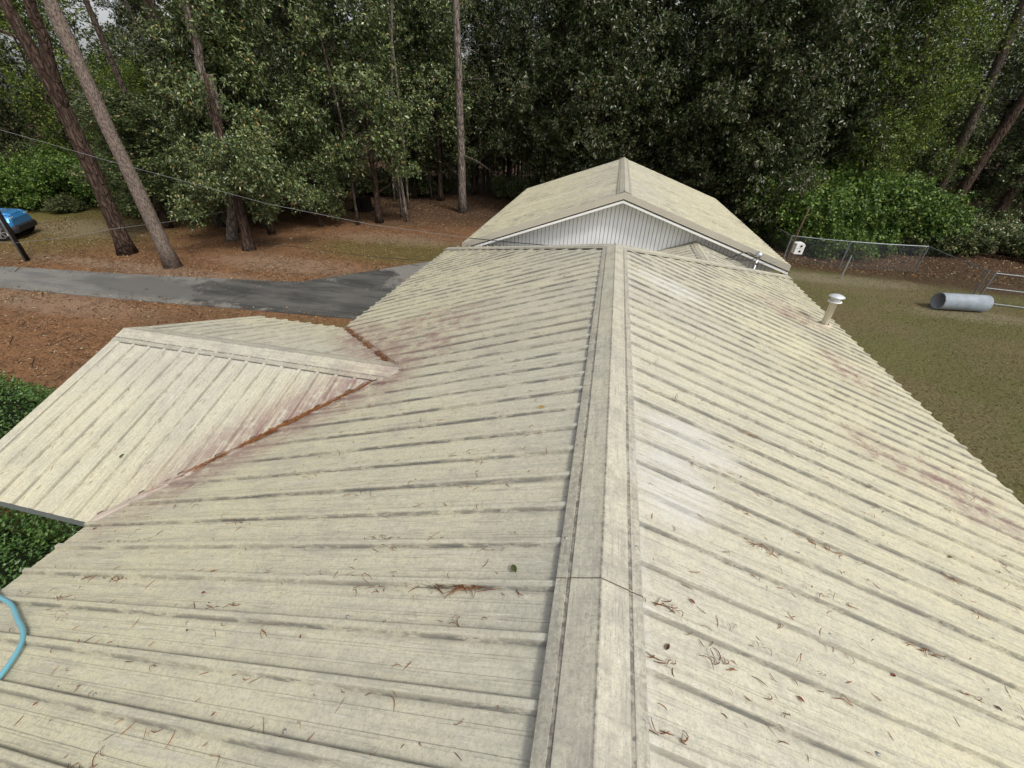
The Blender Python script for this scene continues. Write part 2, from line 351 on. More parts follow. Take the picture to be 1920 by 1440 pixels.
# ------------------------------------------------------------ roof panels
RIB = .2288
PROF = [(-.030, 0, .35), (-.0245, 0, 1.), (-.019, .012, .85), (-.0145, .0235, .45), (-.011, .0245, .02), (.010, .0245, .02), (.015, .0235, .35), (.0215, 0, .75), (.027, 0, .15), (.050, 0, .0)]  # last value: rib dirt plus shade painted in, heaviest on the near faces
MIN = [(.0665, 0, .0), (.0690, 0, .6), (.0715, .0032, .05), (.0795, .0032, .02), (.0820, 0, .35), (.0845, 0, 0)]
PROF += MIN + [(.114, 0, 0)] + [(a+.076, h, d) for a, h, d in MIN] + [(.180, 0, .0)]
def wav(u, d, s):
    return .0022*math.sin(u*2.1+d*1.7+s)+.0016*math.sin(u*5.3-d*2.9+s*2)+.0012*mnoise.noise((u*3, d*2.5, s))
def slope_panels(parent, O, U, D, u0, u1, fmin, fmax, phase, mt, base=.010, seed=0, name='roof_panel', lab=None, nd=9):
    O, U, D = Vector(O), Vector(U), Vector(D); off = np.array(wl(parent))
    N = U.cross(D); N = Vector((D.x*T, D.y*T, 1)).normalized()
    sl = Vector((D.x, D.y, -T)); out = []
    k0 = math.floor((u0-phase)/(4*RIB)); k1 = math.ceil((u1-phase)/(4*RIB))
    for k in range(k0, k1):
        us = []
        for r in range(4):
            for a, h, d in PROF: us.append((phase+(k*4+r)*RIB+a, h+(.0015 if r == 0 and a < .03 else 0), d))
        us += [(phase+(k*4+4)*RIB+a, h, d) for a, h, d in PROF[:7]]
        us = [q for q in us if u0 <= q[0] <= u1]
        us2 = []
        for q in us:
            a, b = fmin(q[0]), fmax(q[0])
            if b-a > .03: us2.append((q, a, b))
        if len(us2) < 2: continue
        V = []; F = []; UV = []; A = []
        for (u, h, d), a, b in us2:
            for i in range(nd+1):
                t = a+(b-a)*i/nd
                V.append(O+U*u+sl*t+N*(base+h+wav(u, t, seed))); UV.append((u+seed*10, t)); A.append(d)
        m_ = nd+1
        for c in range(len(us2)-1):
            for i in range(nd): F.append((c*m_+i, c*m_+i+1, (c+1)*m_+i+1, (c+1)*m_+i))
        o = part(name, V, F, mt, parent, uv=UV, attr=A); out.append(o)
    return out

def cap_piece(parent, P0, P1, DL, DR, TL, TR, mt, hw=.185, lift=.0, end_round=0, name='ridge_cap', nseg=14):
    """bent ridge flashing from P0 to P1; DL/DR horizontal unit vectors pointing down each slope"""
    P0, P1, DL, DR = Vector(P0), Vector(P1), Vector(DL), Vector(DR)
    prof = []
    for sgn, D, t in ((-1, DL, TL), (1, DR, TR)):
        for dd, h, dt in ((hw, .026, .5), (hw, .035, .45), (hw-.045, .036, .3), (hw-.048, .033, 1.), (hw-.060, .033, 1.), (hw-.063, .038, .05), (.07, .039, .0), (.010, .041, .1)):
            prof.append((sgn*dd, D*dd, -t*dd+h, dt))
    L = prof[:8]; Rr = prof[8:][::-1]
    pr = L+[(0, Vector((0, 0, 0)), .0425, 1.)]+Rr
    V = []; F = []; UV = []; A = []; n = len(pr); ln = (P1-P0).length; ax = (P1-P0)/ln
    for i in range(nseg+1):
        t = i/nseg
        for sx, dv, h, dt in pr:
            back = end_round*(abs(sx)/hw)**2 if t == 1 and end_round else 0
            V.append(P0+ax*(ln*t-back)+dv+Vector((0, 0, h+lift+.0007*math.sin(t*ln*3.1+sx*9)))); UV.append((sx, t*ln)); A.append(dt)
    for i in range(nseg):
        for k in range(n-1): F.append((i*n+k, i*n+k+1, (i+1)*n+k+1, (i+1)*n+k))
    o = part(name, V, F, mt, parent, uv=UV, attr=A)
    return o

house = empty('house', (X0, 2, 0), 'low house under a hipped weathered cream ribbed metal roof', 'house')
YN = -7.0                       # near end of the house, behind the viewer
YFL, YFR = 10.80, 11.02         # far eave corners
def hipmin(YF): return lambda y: max(0., (y-YH)*W/(YF-YH))+(.06 if y > YH else .0)
def lmax(y):
    d = abs(y-GY)
    return W+.02 if d >= GH else W-(GH-d)-.075
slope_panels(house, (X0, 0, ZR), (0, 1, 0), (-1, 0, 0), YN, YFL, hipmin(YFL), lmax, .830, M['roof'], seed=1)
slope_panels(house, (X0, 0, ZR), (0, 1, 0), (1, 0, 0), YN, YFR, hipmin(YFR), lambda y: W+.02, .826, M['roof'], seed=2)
# hip end slope, falling away from the viewer
hl = (YFL+YFR)/2-YH
slope_panels(house, (X0, YH, ZR), (1, 0, 0), (0, 1, 0), -W, W, lambda u: abs(u)*hl/W+.06, lambda u: hl+.02, .1, M['roof_back'], seed=3)
# porch gable slopes
gx0, gx1 = -5.74, X0-2.233
for sgn, sd_ in ((-1, 4), (1, 5)):
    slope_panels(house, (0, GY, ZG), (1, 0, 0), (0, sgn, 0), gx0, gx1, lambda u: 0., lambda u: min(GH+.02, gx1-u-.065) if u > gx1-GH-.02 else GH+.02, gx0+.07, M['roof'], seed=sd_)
# roof boards under the metal
def deck():
    g = G(); e = -.025
    P = lambda x, y, z: (x, y, z+e)
    A, B = (X0, YN, ZR), (X0, YH, ZR)
    le, re = X0-W, X0+W
    V = [P(*A), P(*B), P(le, YN, ZE), P(le, YFL, ZE), P(re, YN, ZE), P(re, YFR, ZE)]
    g.add(V, [(0, 2, 3, 1), (0, 1, 5, 4), (1, 3, 5)])
    g.add([P(gx1, GY, ZG), P(gx0, GY, ZG), P(gx0, GY-GH, ZE), P(le, GY-GH, ZE), P(gx0, GY+GH, ZE), P(le, GY+GH, ZE)], [(0, 1, 2, 3), (0, 5, 4, 1)])
    return g
deck().build('roof_deck', M['deck'], house)
# walls, soffit, fascia
wallm = plain('house_wall', (.42, .38, .32), .8, .2, 0, .15, 3)
g = G(); g.box((X0-W+.45, YN+.4, 0), (X0+W-.45, YFL-.45, ZE-.12)); g.build('wall', wallm, house)
g = G(); g.box((X0-W+.02, YN, ZE-.12), (X0+W-.02, YFL-.03, ZE-.10)); g.build('soffit', M['white'], house)
for x in (X0-W, X0+W-.025):
    if x < 0:
        for a, b in ((YN, GY-GH), (GY+GH, YFL)): g = G(); g.box((x, a, ZE-.16), (x+.025, b, ZE-.030)); g.build('fascia', M['trim'], house)
    else: g = G(); g.box((x, YN, ZE-.16), (x+.025, YFR, ZE-.030)); g.build('fascia', M['trim'], house)
for y in (GY-GH, GY+GH-.02):
    g = G(); g.box((gx0, y, ZE-.13), (X0-W, y+.02, ZE-.028)); g.build('fascia', M['galv'], house)
g = G(); g.prism([(gx0+.05, GY-GH+.25, 1.9), (gx0+.05, GY+GH-.25, 1.9), (gx0+.05, GY+GH-.25, ZE+.05), (gx0+.05, GY, ZG-.06), (gx0+.05, GY-GH+.25, ZE+.05)], (.06, 0, 0)); g.build('porch_gable', M['white'], house)
for y in (GY+GH-.42,):
    g = G(); g.box((gx0+.03, y, 0), (gx0+.15, y+.12, 1.9)); g.build('porch_post', M['white'], house)
# rake trim along the porch gable's open end
for sgn in (-1, 1):
    D = Vector((0, sgn, -T)); n_ = Vector((0, sgn*T, 1)).normalized(); O = Vector((gx0, GY, ZG))
    q = lambda d, dx, h: O+D*d+Vector((dx, 0, 0))+n_*h
    V = []
    for d in (0, GH+.03): V += [q(d, -.025, -.13), q(d, -.025, .033), q(d, .085, .034), q(d, .092, .028)]
    part('rake_trim', V, [(0, 1, 5, 4), (1, 2, 6, 5), (2, 3, 7, 6)], M['cap'], house, uv=[(0, 0)]*8, attr=[0]*8)
# ridge caps
ys = [YN, -4.9, -1.95, 1.075, 4.13, YH+.02]
for i in range(len(ys)-1):
    cap_piece(house, (X0, ys[i]-(.12 if i else 0), ZR), (X0, ys[i+1], ZR), (-1, 0, 0), (1, 0, 0), T, T, M['cap'], lift=.006*(len(ys)-1-i))
for y in (-1.95, 1.075, 4.13): cap_piece(house, (X0, y-.004, ZR), (X0, y+.000, ZR), (-1, 0, 0), (1, 0, 0), T, T, M['deck'], hw=.186, lift=.006*(5-ys.index(y)+1)+.0016, name='lap_seam', nseg=1)
# hip caps
for cx, YF in ((X0-W, YFL), (X0+W, YFR)):
    A = Vector((X0, YH-.02, ZR)); B = Vector((cx, YF, ZE)); s_ = 1 if cx > 0 else -1
    dx = Vector((s_, 0, 0)); dy = Vector((0, 1, 0))
    ax = Vector((B.x-A.x, B.y-A.y, 0)).normalized(); pn = Vector((ax.y, -ax.x, 0))
    if pn.y > 0: pn = -pn                            # perpendicular, towards the viewer's side
    t1 = T*abs(pn.x)-0; hipT = (ZR-ZE)/math.hypot(B.x-A.x, B.y-A.y)
    # drop measured from the hip line, perpendicular in plan
    tn = abs(pn.x)*T; tf = abs(pn.y)*(ZR-ZE)/hl
    cap_piece(house, A, B, pn, -pn, tn, tf, M['cap'], hw=.15, lift=.008, name='hip_cap')
# porch ridge cap with rounded inner end
cap_piece(house, (gx0-.03, GY, ZG), (gx1+.22, GY, ZG), (0, 1, 0), (0, -1, 0), T, T, M['cap'], hw=.20, lift=.004, end_round=.16, name='porch_ridge_cap')
# valley flashing
vm = plain('valley_metal', (.40, .335, .28), .5, .4, .1, .35, 4)
for sgn in (-1, 1):
    V = []; nseg = 16
    for i in range(nseg+1):
        t = i/nseg*GH*1.01
        x, y = gx1-t, GY+sgn*t; z = ZR-T*(X0-x)
        for du, h in ((-.16, .004), (-.10, .004), (-.05, .005), (-.015, .005), (0, .022), (.015, .005), (.13, .005)):
            # du<0 : towards main slope (x grows), du>0 : towards porch slope (y towards ridge)
            if du < 0: xx, yy = x-du*.75, y+sgn*(-du)*.75; zz = ZR-T*(X0-xx)
            else: xx, yy = x-du*.75, y-sgn*du*.75; zz = ZG-T*abs(yy-GY)
            if du < 0: zz = ZR-T*(X0-xx)
            V.append((xx, yy, zz+h))
    F = [(i*7+k, i*7+k+1, (i+1)*7+k+1, (i+1)*7+k) for i in range(nseg) for k in range(6)]
    part('valley_flashing', V, F, vm, house)
# screws along the ridge cap and the near panels
screw = G().lathe([(.0, .0085), (.006, .0085), (.0075, .003), (.010, .0025), (.011, 0)], n=9)
sm = mesh('screw', [v*.8 for v in screw.V], screw.F, plain('screw_head', (.30, .30, .28), .5, .4, .4, .3, 40), smooth=True)
def put_screw(x, y, z, sx):
    o = link('screw', sm, house); o.location = Vector((x, y, z))-house.location; o.rotation_euler = (0, math.atan(T)*sx, 0)
for k in range(9):
    y = .60+k*RIB*3
    for sx in (-1, 1):
        d = .165; put_screw(X0+sx*d, y+(.03 if sx > 0 else 0), ZR-T*d+.046, sx)
for (dd, row) in ((1.15, 10), (2.35, 10), (3.5, 8)):
    for k in range(row):
        for sx in (-1, 1):
            y = .83+RIB*(k*2-2)+.04
            if sx < 0 and dd > lmax(y)-.1: continue
            put_screw(X0+sx*dd, y, ZR-T*dd+.011, sx)

# ------------------------------------------------------------ garage behind the house
gar = empty('garage', (.4, 17, 0), 'white plank garage with plain gabled cream metal roof behind the house', 'garage')
RN, RF = Vector((.36, 11.70, 4.02)), Vector((.41, 22.5, 4.02))
EL = (Vector((-3.90, 11.42, 2.50)), Vector((-4.06, 22.3, 2.50))); ER = (Vector((4.86, 12.0, 2.50)), Vector((4.90, 22.8, 2.50)))
def garage_slope(En, Ef, seed):
    L = (RF-RN).length; nu = Vector((0, 0, 1)); nd = 6
    np_ = 12; w_ = L/np_
    for k in range(np_):
        us = []
        for r in range(4):
            for a, h, d in PROF: us.append((k*w_+r*w_/4+a+.03, h*1.05, d*1.0))
        us += [((k+1)*w_+a+.03, h-.0008, d) for a, h, d in PROF[:7]]
        us = [q for q in us if q[0] <= L]
        V = []; UV = []; A = []
        for u, h, d in us:
            a = RN.lerp(RF, u/L); b = En.lerp(Ef, u/L)
            for i in range(nd+1):
                t = i/nd; V.append(a.lerp(b, t)+nu*(h+.01+wav(u, t*4, seed))); UV.append((u+seed*10, t*4.4)); A.append(d)
        m_ = nd+1
        part('roof_panel', V, [(c*m_+i, c*m_+i+1, (c+1)*m_+i+1, (c+1)*m_+i) for c in range(len(us)-1) for i in range(nd)], M['roof_back'], gar, uv=UV, attr=A)
garage_slope(*EL, 7); garage_slope(*ER, 8)
for i in range(4):
    a, b = RN.lerp(RF, i/4+(-.01 if i else .004)), RN.lerp(RF, (i+1)/4)
    cap_piece(gar, a, b, (-1, 0, 0), (1, 0, 0), .36, .337, M['cap'], hw=.19, lift=.003*(5-i), nseg=8)
dn = Vector((0, 0, 1))
for (En, Ef) in (EL, ER):
    ex = (En-RN); o_ = Vector((0, -.02, 0))
    A, B = RN+o_, En+o_
    V = [A+dn*.038, B+dn*.038, B-dn*.12, A-dn*.12]; bk = Vector((0, .02, 0))
    V += [v+bk for v in V]
    part('rake_fascia', V, [(0, 1, 2, 3), (7, 6, 5, 4), (0, 4, 5, 1), (1, 5, 6, 2), (2, 6, 7, 3), (3, 7, 4, 0)], M['trim'], gar)
    # top return of the metal rake trim
    V = [A+dn*.0385, B+dn*.0385, B+dn*.0385+Vector((0, .09, 0)), A+dn*.0385+Vector((0, .09, 0))]
    part('rake_trim', V, [(0, 1, 2, 3)], M['cap'], gar, uv=[(0, 0)]*4, attr=[0]*4)
    # white board under the fascia
    A2, B2 = RN+Vector((0, .0, -.155)), En+Vector((0, .0, -.155))
    V = [A2, B2, B2-dn*.06, A2-dn*.06]; V += [v+Vector((0, .03, 0)) for v in V]
    part('rake_board', V, [(0, 1, 2, 3), (7, 6, 5, 4), (0, 4, 5, 1), (1, 5, 6, 2), (2, 6, 7, 3), (3, 7, 4, 0)], M['white'], gar)
    # soffit boards
    V = [RN+Vector((0, .02, -.16)), En+Vector((0, .02, -.16)), Ef+Vector((0, 0, -.16)), RF+Vector((0, 0, -.16))]
    part('soffit', V, [(0, 1, 2, 3)], M['trim'], gar)
    V = [En+dn*-.012, Ef+dn*-.012, Ef-dn*.17, En-dn*.17]
    part('eave_fascia', V, [(0, 1, 2, 3)], M['trim'], gar)
# gable wall of upright planks
plank = S('white_plank', .55, .35); pp = plank.pos()
c = plank.mix(plank.noise(plank.scale(pp, (3, 3, .6)), 2, 5), (.76, .78, .80), (.85, .86, .87))
c = plank.mix(plank.mul(plank.step(plank.noise(pp, 2.0, 5, .7), .52, .75), .4), c, (.60, .58, .50)); plank.col(c)
yw = lambda x: 11.66+(x+3.9)*.066+.13
x = -3.55; pw = .1075
def topz(x): return (RN.z-(RN.x-x)*.361 if x < RN.x else RN.z-(x-RN.x)*.338)-.17
k = 0
while x < 4.52:
    x1 = x+pw-.011; y = yw(x); j_ = rnd.uniform(-.002, .002); zt0, zt1 = topz(x), topz(x1)
    V = [(x, y+.008+j_, 0), (x+.004, y+j_, 0), (x1-.004, y+j_, 0), (x1, y+.008+j_, 0), (x, y+.008+j_, zt0), (x+.004, y+j_, zt0), (x1-.004, y+j_, zt1), (x1, y+.008+j_, zt1)]
    part('plank', V, [(0, 1, 5, 4), (1, 2, 6, 5), (2, 3, 7, 6)], plank.m, gar)
    x += pw
grv = plain('plank_groove', (.30, .285, .25), .9, .1, 0, .5, 30)
V = [(-3.55, yw(-3.55)+.012, 0), (4.5, yw(4.5)+.012, 0), (4.5, yw(4.5)+.012, topz(4.5)), (.36, yw(.36)+.012, topz(.36)), (-3.55, yw(-3.55)+.012, topz(-3.55))]
part('sheathing', V, [(0, 1, 2, 3, 4)], grv, gar)
g = G(); g.prism([(-3.55, 11.86, 0), (4.5, 12.4, 0), (4.5, 22.3, 0), (-3.65, 21.9, 0)], (0, 0, 2.33)); g.build('wall', M['white'], gar)

# covered walk between the two
walk = empty('covered_walk', (2.42, 11.1, 0), 'small low gabled metal roof tucked between house and garage', 'roof')
for sgn in (-1, 1):
    slope_panels(walk, (2.42, 0, 2.88), (0, 1, 0), (sgn, 0, 0), 9.6, 12.16, lambda u: 0, lambda u: 1.28, 9.65, M['roof'], seed=11+sgn)
cap_piece(walk, (2.42, 9.6, 2.88), (2.42, 12.18, 2.88), (-1, 0, 0), (1, 0, 0), T, T, M['cap'], hw=.15, nseg=6)
for x_ in (1.3, 3.46):
    g = G(); g.box((x_, 11.0, 0), (x_+.09, 11.09, 2.45)); g.build('post', M['white'], walk)

# ------------------------------------------------------------ things on the roofs
vent = empty('flue_vent', (3.98, 7.66, 2.62), 'white metal flue pipe with round rain cap on the roof', 'vent')
vz = ZR-T*(3.98-X0)
vm2 = plain('vent_paint', (.60, .57, .46), .45, .4, .1, .2, 8)
G().lathe([(.055, -.06), (.055, .48), (.058, .48)], (3.98, 7.66, vz), 24).build('pipe', vm2, vent, True)
G().lathe([(.125, -.01), (.12, .02), (.105, .032), (.076, .036)], (3.98, 7.66, vz+.02), 24).build('storm_collar', plain('rusty_collar', (.52, .44, .34), .6, .3, 0, .4, 12), vent, True)
G().lathe([(.056, .445), (.105, .458), (.105, .470), (.059, .470), (.059, .52)], (3.98, 7.66, vz), 24).build('collar_ring', M['white'], vent, True)
g = G()
for k in range(4):
    t = k*math.pi/2+.4; g.box((-.008, -.002, .465), (.008, .002, .555), Matrix.Translation((3.98+.092*math.cos(t), 7.66+.092*math.sin(t), vz)) @ Matrix.Rotation(t+math.pi/2, 4, 'Z'))
g.build('strut', M['galv'], vent)
capw = plain('bright_cap', (.72, .74, .76), .3, .5, .5, .08, 6)
G().lathe([(.0, .592), (.05, .585), (.11, .562), (.122, .548), (.12, .543), (.10, .549), (0, .56)], (3.98, 7.66, vz), 28).build('rain_cap', capw, vent, True)

mast = empty('service_mast', (3.92, 11.72, 0), 'grey service mast with silver weatherhead beside garage gable', 'mast')
G().tube([(3.92, 11.72, 0), (3.92, 11.72, 2.74)], .028, 12).build('pipe', M['galv'], mast, True)
G().lathe([(.03, -.02), (.06, .0), (.085, .045), (.08, .10), (.045, .135), (0, .145)], (3.92, 11.70, 2.74), 18).build('weatherhead', plain('cast_alloy', (.62, .65, .68), .3, .5, .8, .1, 8), mast, True)
G().tube([(3.92, 11.72, 2.58), (3.92, 11.64, 2.58)], .022, 10).build('insulator', plain('brown_glaze', (.14, .05, .03), .3, .5), mast, True)
cab = G(); cp = [(-34, 11.3, 8.8), (-28, 11.3, 7.0), (-22.5, 11.3, 5.55), (-18.87, 11.3, 4.78), (-15.2, 11.3, 4.1), (-12.4, 11.3, 3.63), (-9.91, 11.3, 3.2), (-6.53, 11.3, 2.85), (-3.65, 11.3, 2.71)]
cab.tube(cp, .0065, 6); cab.build('overhead_cable', M['cable_grey'])
tag(bpy.data.objects['overhead_cable'], 'grey twisted power cable spanning from the pines over driveway to garage', 'cable')
cab2 = G(); c2 = [(-3.65, 11.3, 2.71), (-2.3, 11.35, 2.68), (-1.1, 11.4, 2.67), (.4, 11.4, 2.66), (1.55, 11.4, 2.68), (2.3, 11.45, 2.655), (3.0, 11.5, 2.64), (3.25, 11.5, 2.74), (3.5, 11.55, 2.87), (3.66, 11.6, 2.86), (3.8, 11.65, 2.79), (3.92, 11.68, 2.80)]
cab2.tube(c2, .012, 6); dc = tag(cab2.build('drop_cable', M['cable']), 'black drooping service cable looping up to the silver weatherhead', 'cable')
G().tube([(3.0, 11.5, 2.64), (3.2, 11.52, 2.66), (3.42, 11.55, 2.70), (3.62, 11.6, 2.66), (3.8, 11.64, 2.70), (3.92, 11.66, 2.78)], .010, 6).build('second_strand', M['cable'], dc)
G().tube([(3.0, 11.5, 2.63), (3.5, 11.58, 2.60), (3.92, 11.64, 2.60), (4.35, 11.6, 2.68)], .005, 5).build('messenger_wire', M['cable_grey'], dc)
g = G(); g.tube([(-16.2, 16.7, .35), (-12.5, 16.4, .30), (-9.5, 16.05, .34), (-5.2, 15.5, .62)], .009, 5)
tag(g.build('ground_wire', M['cable']), 'thin dark wire strung low over the straw towards the garage', 'wire')

rz_ = lambda x: ZR-T*(X0-x)
hp = [(-4.35, .95), (-4.01, .845), (-3.70, .79), (-3.42, .70), (-3.22, .635), (-3.10, .57), (-3.02, .49), (-2.96, .40), (-2.93, .30), (-2.9, .1), (-2.84, -.3), (-2.6, -.9)]
hv = []
for i in range(len(hp)-1):
    for k in range(5):
        t = k/5; p0, p1 = hp[max(i-1, 0)], hp[i]; p2, p3 = hp[i+1], hp[min(i+2, len(hp)-1)]
        q = [.5*((2*b)+(-a+c_)*t+(2*a-5*b+4*c_-d_)*t*t+(-a+3*b-3*c_+d_)*t**3) for a, b, c_, d_ in zip(p0, p1, p2, p3)]
        hv.append((q[0], q[1], rz_(q[0])+.045))
tag(G().tube(hv, .0135, 10).build('garden_hose', M['hose'], None, True), 'pale blue hose curving over the cream roof edge', 'hose')

# leaves lying on the roof, straw stuff
def on_left(x, y, h=.013): return Vector((x, y, ZR-T*(X0-x)+h))
def on_right(x, y, h=.013): return Vector((x, y, ZR-T*(x-X0)+h))
def on_porch(x, y, h=.013): return Vector((x, y, ZG-T*abs(y-GY)+h))
def leaf_obj(P, L, wd, ang, nrm, mt, label, group=None, curl=.25):
    nrm = Vector(nrm).normalized(); a = Vector((math.cos(ang), math.sin(ang), 0)); a = (a-nrm*a.dot(nrm)).normalized(); b = nrm.cross(a)
    V = []; F = []; st = [(0, .08), (.2, .75), (.45, 1), (.7, .8), (.9, .35), (1, .02)]
    for t, w_ in st:
        for s_ in (-1, 0, 1): V.append(a*(L*(t-.5))+b*(wd*.5*w_*s_)+nrm*(.003+abs(s_)*wd*curl*w_+.3*curl*L*(t-.5)**2))
    for i in range(len(st)-1):
        for k in range(2): F.append((i*3+k, i*3+k+1, i*3+k+4, i*3+k+3))
    o = link('fallen_leaf', mesh('fallen_leaf', V, F, mt)); o.location = P
    return tag(o, label, 'leaf', group)
nL, nR_, nP = (-T, 0, 1), (T, 0, 1), (0, -T, 1)
lg = plain('green_leaf', (.075, .085, .03), .5); lr = plain('red_brown_leaf', (.15, .035, .018), .6); ly = plain('ochre_leaf', (.30, .19, .04), .6); lb = plain('brown_leaf', (.10, .05, .03), .7)
leaf_obj(on_porch(-4.33, 2.13), .075, .04, .6, nP, lg, 'olive green leaf lying on the porch roof near its valley')
leaf_obj(on_left(-.19, 1.13, .028), .05, .028, 2.2, nL, lg, 'green leaf standing against a rib close to the ridge')
leaf_obj(on_left(-.27, 2.45, .03), .055, .045, .3, nL, ly, 'ochre leaf on a grey stained rib left of the ridge')
GRP = 'small dry leaves on the roof'
LB = 'small dried red-brown leaf scrap on the cream metal roof'
for x_, y_, L_, a_ in ((-2.02, .95, .045, .2), (-3.9, 1.46, .05, .7), (-1.15, .76, .03, 2.), (-.45, .60, .035, .4), (-1.9, .74, .03, 2.6), (-1.35, .42, .03, 1), (-2.5, .33, .035, .9)):
    L_ *= .68; leaf_obj(on_left(x_, y_), L_, L_*.45, a_, nL, lr, LB, GRP, .5)
for x_, y_, L_, a_ in ((1.35, .83, .06, -.4), (.55, .82, .05, 2.4), (1.05, .95, .045, -.5), (.62, 1.18, .045, 2.7), (1.62, 1.25, .045, .5), (2.2, 1.32, .05, 2.7), (2.7, 2.4, .06, .3), (2.25, 1.5, .04, -.3), (.48, .93, .05, 1.)):
    L_ *= .72; leaf_obj(on_right(x_, y_), L_, L_*.4, a_, nR_, lr if L_ < .034 else lb, LB, GRP, .5)

def frag(V, F, P, U, Vv, N, L, ang, bend, rad):
    n_ = 5; o0 = len(V); d = ang; p = P - (U*math.cos(ang)+Vv*math.sin(ang))*(L/2)
    for i in range(n_+1):
        t = i/n_; dr = U*math.cos(d)+Vv*math.sin(d); sd_ = N.cross(dr); r = rad*(1-.5*abs(2*t-1))
        hh = N*(.35*L*bend*bend*.12*math.sin(t*math.pi))
        V += [p+hh+sd_*r, p+hh-sd_*r, p+hh+N*r*1.4]
        p = p+dr*(L/n_); d += bend/n_*rnd.uniform(.4, 1.6)
    for i in range(n_):
        a, b = o0+i*3, o0+i*3+3
        F += [(a, b, b+1, a+1), (a+1, b+1, b+2, a+2), (a+2, b+2, b, a)]
def litter(name, specs, label):
    V = []; F = []
    for (fn, U, N, pts) in specs:
        U = Vector(U).normalized(); N = Vector(N).normalized(); Wv = N.cross(U)
        for x_, y_, L, ang, bend, rad, h in pts: frag(V, F, fn(x_, y_, h), U, Wv, N, L, ang, bend, rad)
    o = part(name, np.array([tuple(v) for v in V]), np.array(F), M['straw']); return tag(o, label, 'pine straw', kind='stuff')
def scatter(sgn, ncl, nsing, seed):
    q = random.Random(seed); pts = []
    def rib(y): return .828+round((y-.828)/RIB)*RIB
    for _ in range(ncl):
        y = .15+q.random()**1.5*8.5; d = q.uniform(.3, 4.1)
        y = rib(y)+q.choice((-.04, -.045, .04, .03))
        m_ = q.choice((1, 1, 2, 2, 3, 4, 6)); sp = .02+.016*m_
        for _ in range(m_):
            pts.append((d+q.gauss(0, sp), y+q.gauss(0, .011), q.uniform(.018, .075), q.choice((0, math.pi))+q.gauss(0, .5), q.gauss(0, 1.9), q.uniform(.0011, .0025), .012+q.random()*.008))
    for _ in range(nsing):
        pts.append((q.uniform(.25, 4.1), .1+q.random()**1.5*9, q.uniform(.015, .07), q.uniform(0, 6.3), q.gauss(0, 1.5), q.uniform(.001, .0022), .013))
    out = []
    for d, y, L, a, b, r, h in pts:
        if y < 0 or d > W-.1 or d < .2: continue
        if sgn < 0 and d > lmax(y)-.05: continue
        if y > YH and d < (y-YH)*1.04+.2: continue
        # stay above the rib it lies on
        ph = ((y-.828) % RIB); ph = min(ph, RIB-ph)
        out.append((X0+sgn*d, y, L, a, b, r, h+(.02 if ph < .026 else 0)))
    return out
cl = []                                   # heap near ridge left
for _ in range(26): cl.append((-.42+rnd.gauss(0, .05), 1.035+rnd.gauss(0, .006), rnd.uniform(.05, .13), rnd.choice((0, math.pi))+rnd.gauss(0, .25), rnd.gauss(0, .9), .0022, .016+rnd.random()*.012))
for cx, cy, k in ((.44, .86, 9), (.43, 1.10, 8), (.45, .63, 8), (.74, .955, 8), (1.25, 1.015, 5), (-1.85, .875, 8), (-2.9, 1.018, 9), (-3.3, 1.018, 8), (1.9, 1.475, 12), (1.1, 1.70, 12), (1.6, 1.93, 10), (3.48, 3.36, 20), (3.35, 7.05, 14), (2.6, 2.16, 10), (1.3, 2.85, 9)):
    for _ in range(k):
        cl.append((cx+rnd.gauss(0, .075), cy+rnd.gauss(0, .008), rnd.uniform(.025, .085), rnd.choice((0, math.pi))+rnd.gauss(0, .3), rnd.gauss(0, 1.6), .0022, .014+rnd.random()*.01))
sl = scatter(-1, 230, 420, 3)+[c_ for c_ in cl if c_[0] < 0]; sr = scatter(1, 300, 460, 4)+[c_ for c_ in cl if c_[0] > 0]
litter('pine_needle_litter', [(on_left, (1, 0, T), nL, sl), (on_right, (1, 0, -T), nR_, sr)], 'scattered curled brown pine needle scraps all over the cream roof')
vp = []
for _ in range(1100):                    # near valley
    t = rnd.gauss(.85, .34)
    if not .2 < t < 1.9 or mnoise.noise((t*4.5, 2.2, 0)) < rnd.uniform(-.45, .1): continue
    o_ = rnd.gauss(.0, .022); vp.append((gx1-t+o_*.7+.03, GY-t-o_*.7+.03, rnd.uniform(.03, .12), rnd.gauss(0, .35)+math.pi*.25, rnd.gauss(0, .8), rnd.uniform(.0015, .003), .018+rnd.random()*.02))
for _ in range(900):
    t = rnd.uniform(.05, 2.0); o_ = rnd.gauss(.0, .022)
    if mnoise.noise((t*4.5, 8.2, 0)) < rnd.uniform(-.6, .1): continue
    vp.append((gx1-t+o_*.7+.03, GY+t+o_*.7-.03, rnd.uniform(.03, .12), rnd.gauss(0, .35)-math.pi*.25, rnd.gauss(0, .8), rnd.uniform(.0015, .003), .018+rnd.random()*.02))
litter('valley_pine_straw', [(on_left, (1, 0, T), nL, vp)], 'rusty pine straw packed in the two valleys of the porch roof')
pp_ = []
for _ in range(170):
    x_ = rnd.uniform(-5.6, -2.6); d = rnd.uniform(.25, 2.0)
    if x_ > gx1-d-.12: continue
    x_ = gx0+.07+round((x_-gx0-.07)/RIB)*RIB+rnd.choice((-.034, .034, .05, .1))
    pp_.append((x_, GY-d, rnd.uniform(.02, .07), math.pi/2+rnd.gauss(0, .35), rnd.gauss(0, .7), .0018, .014))
litter('porch_needle_litter', [(on_porch, (1, 0, 0), nP, pp_)], 'sparse brown needle scraps along the ribs of the porch roof')

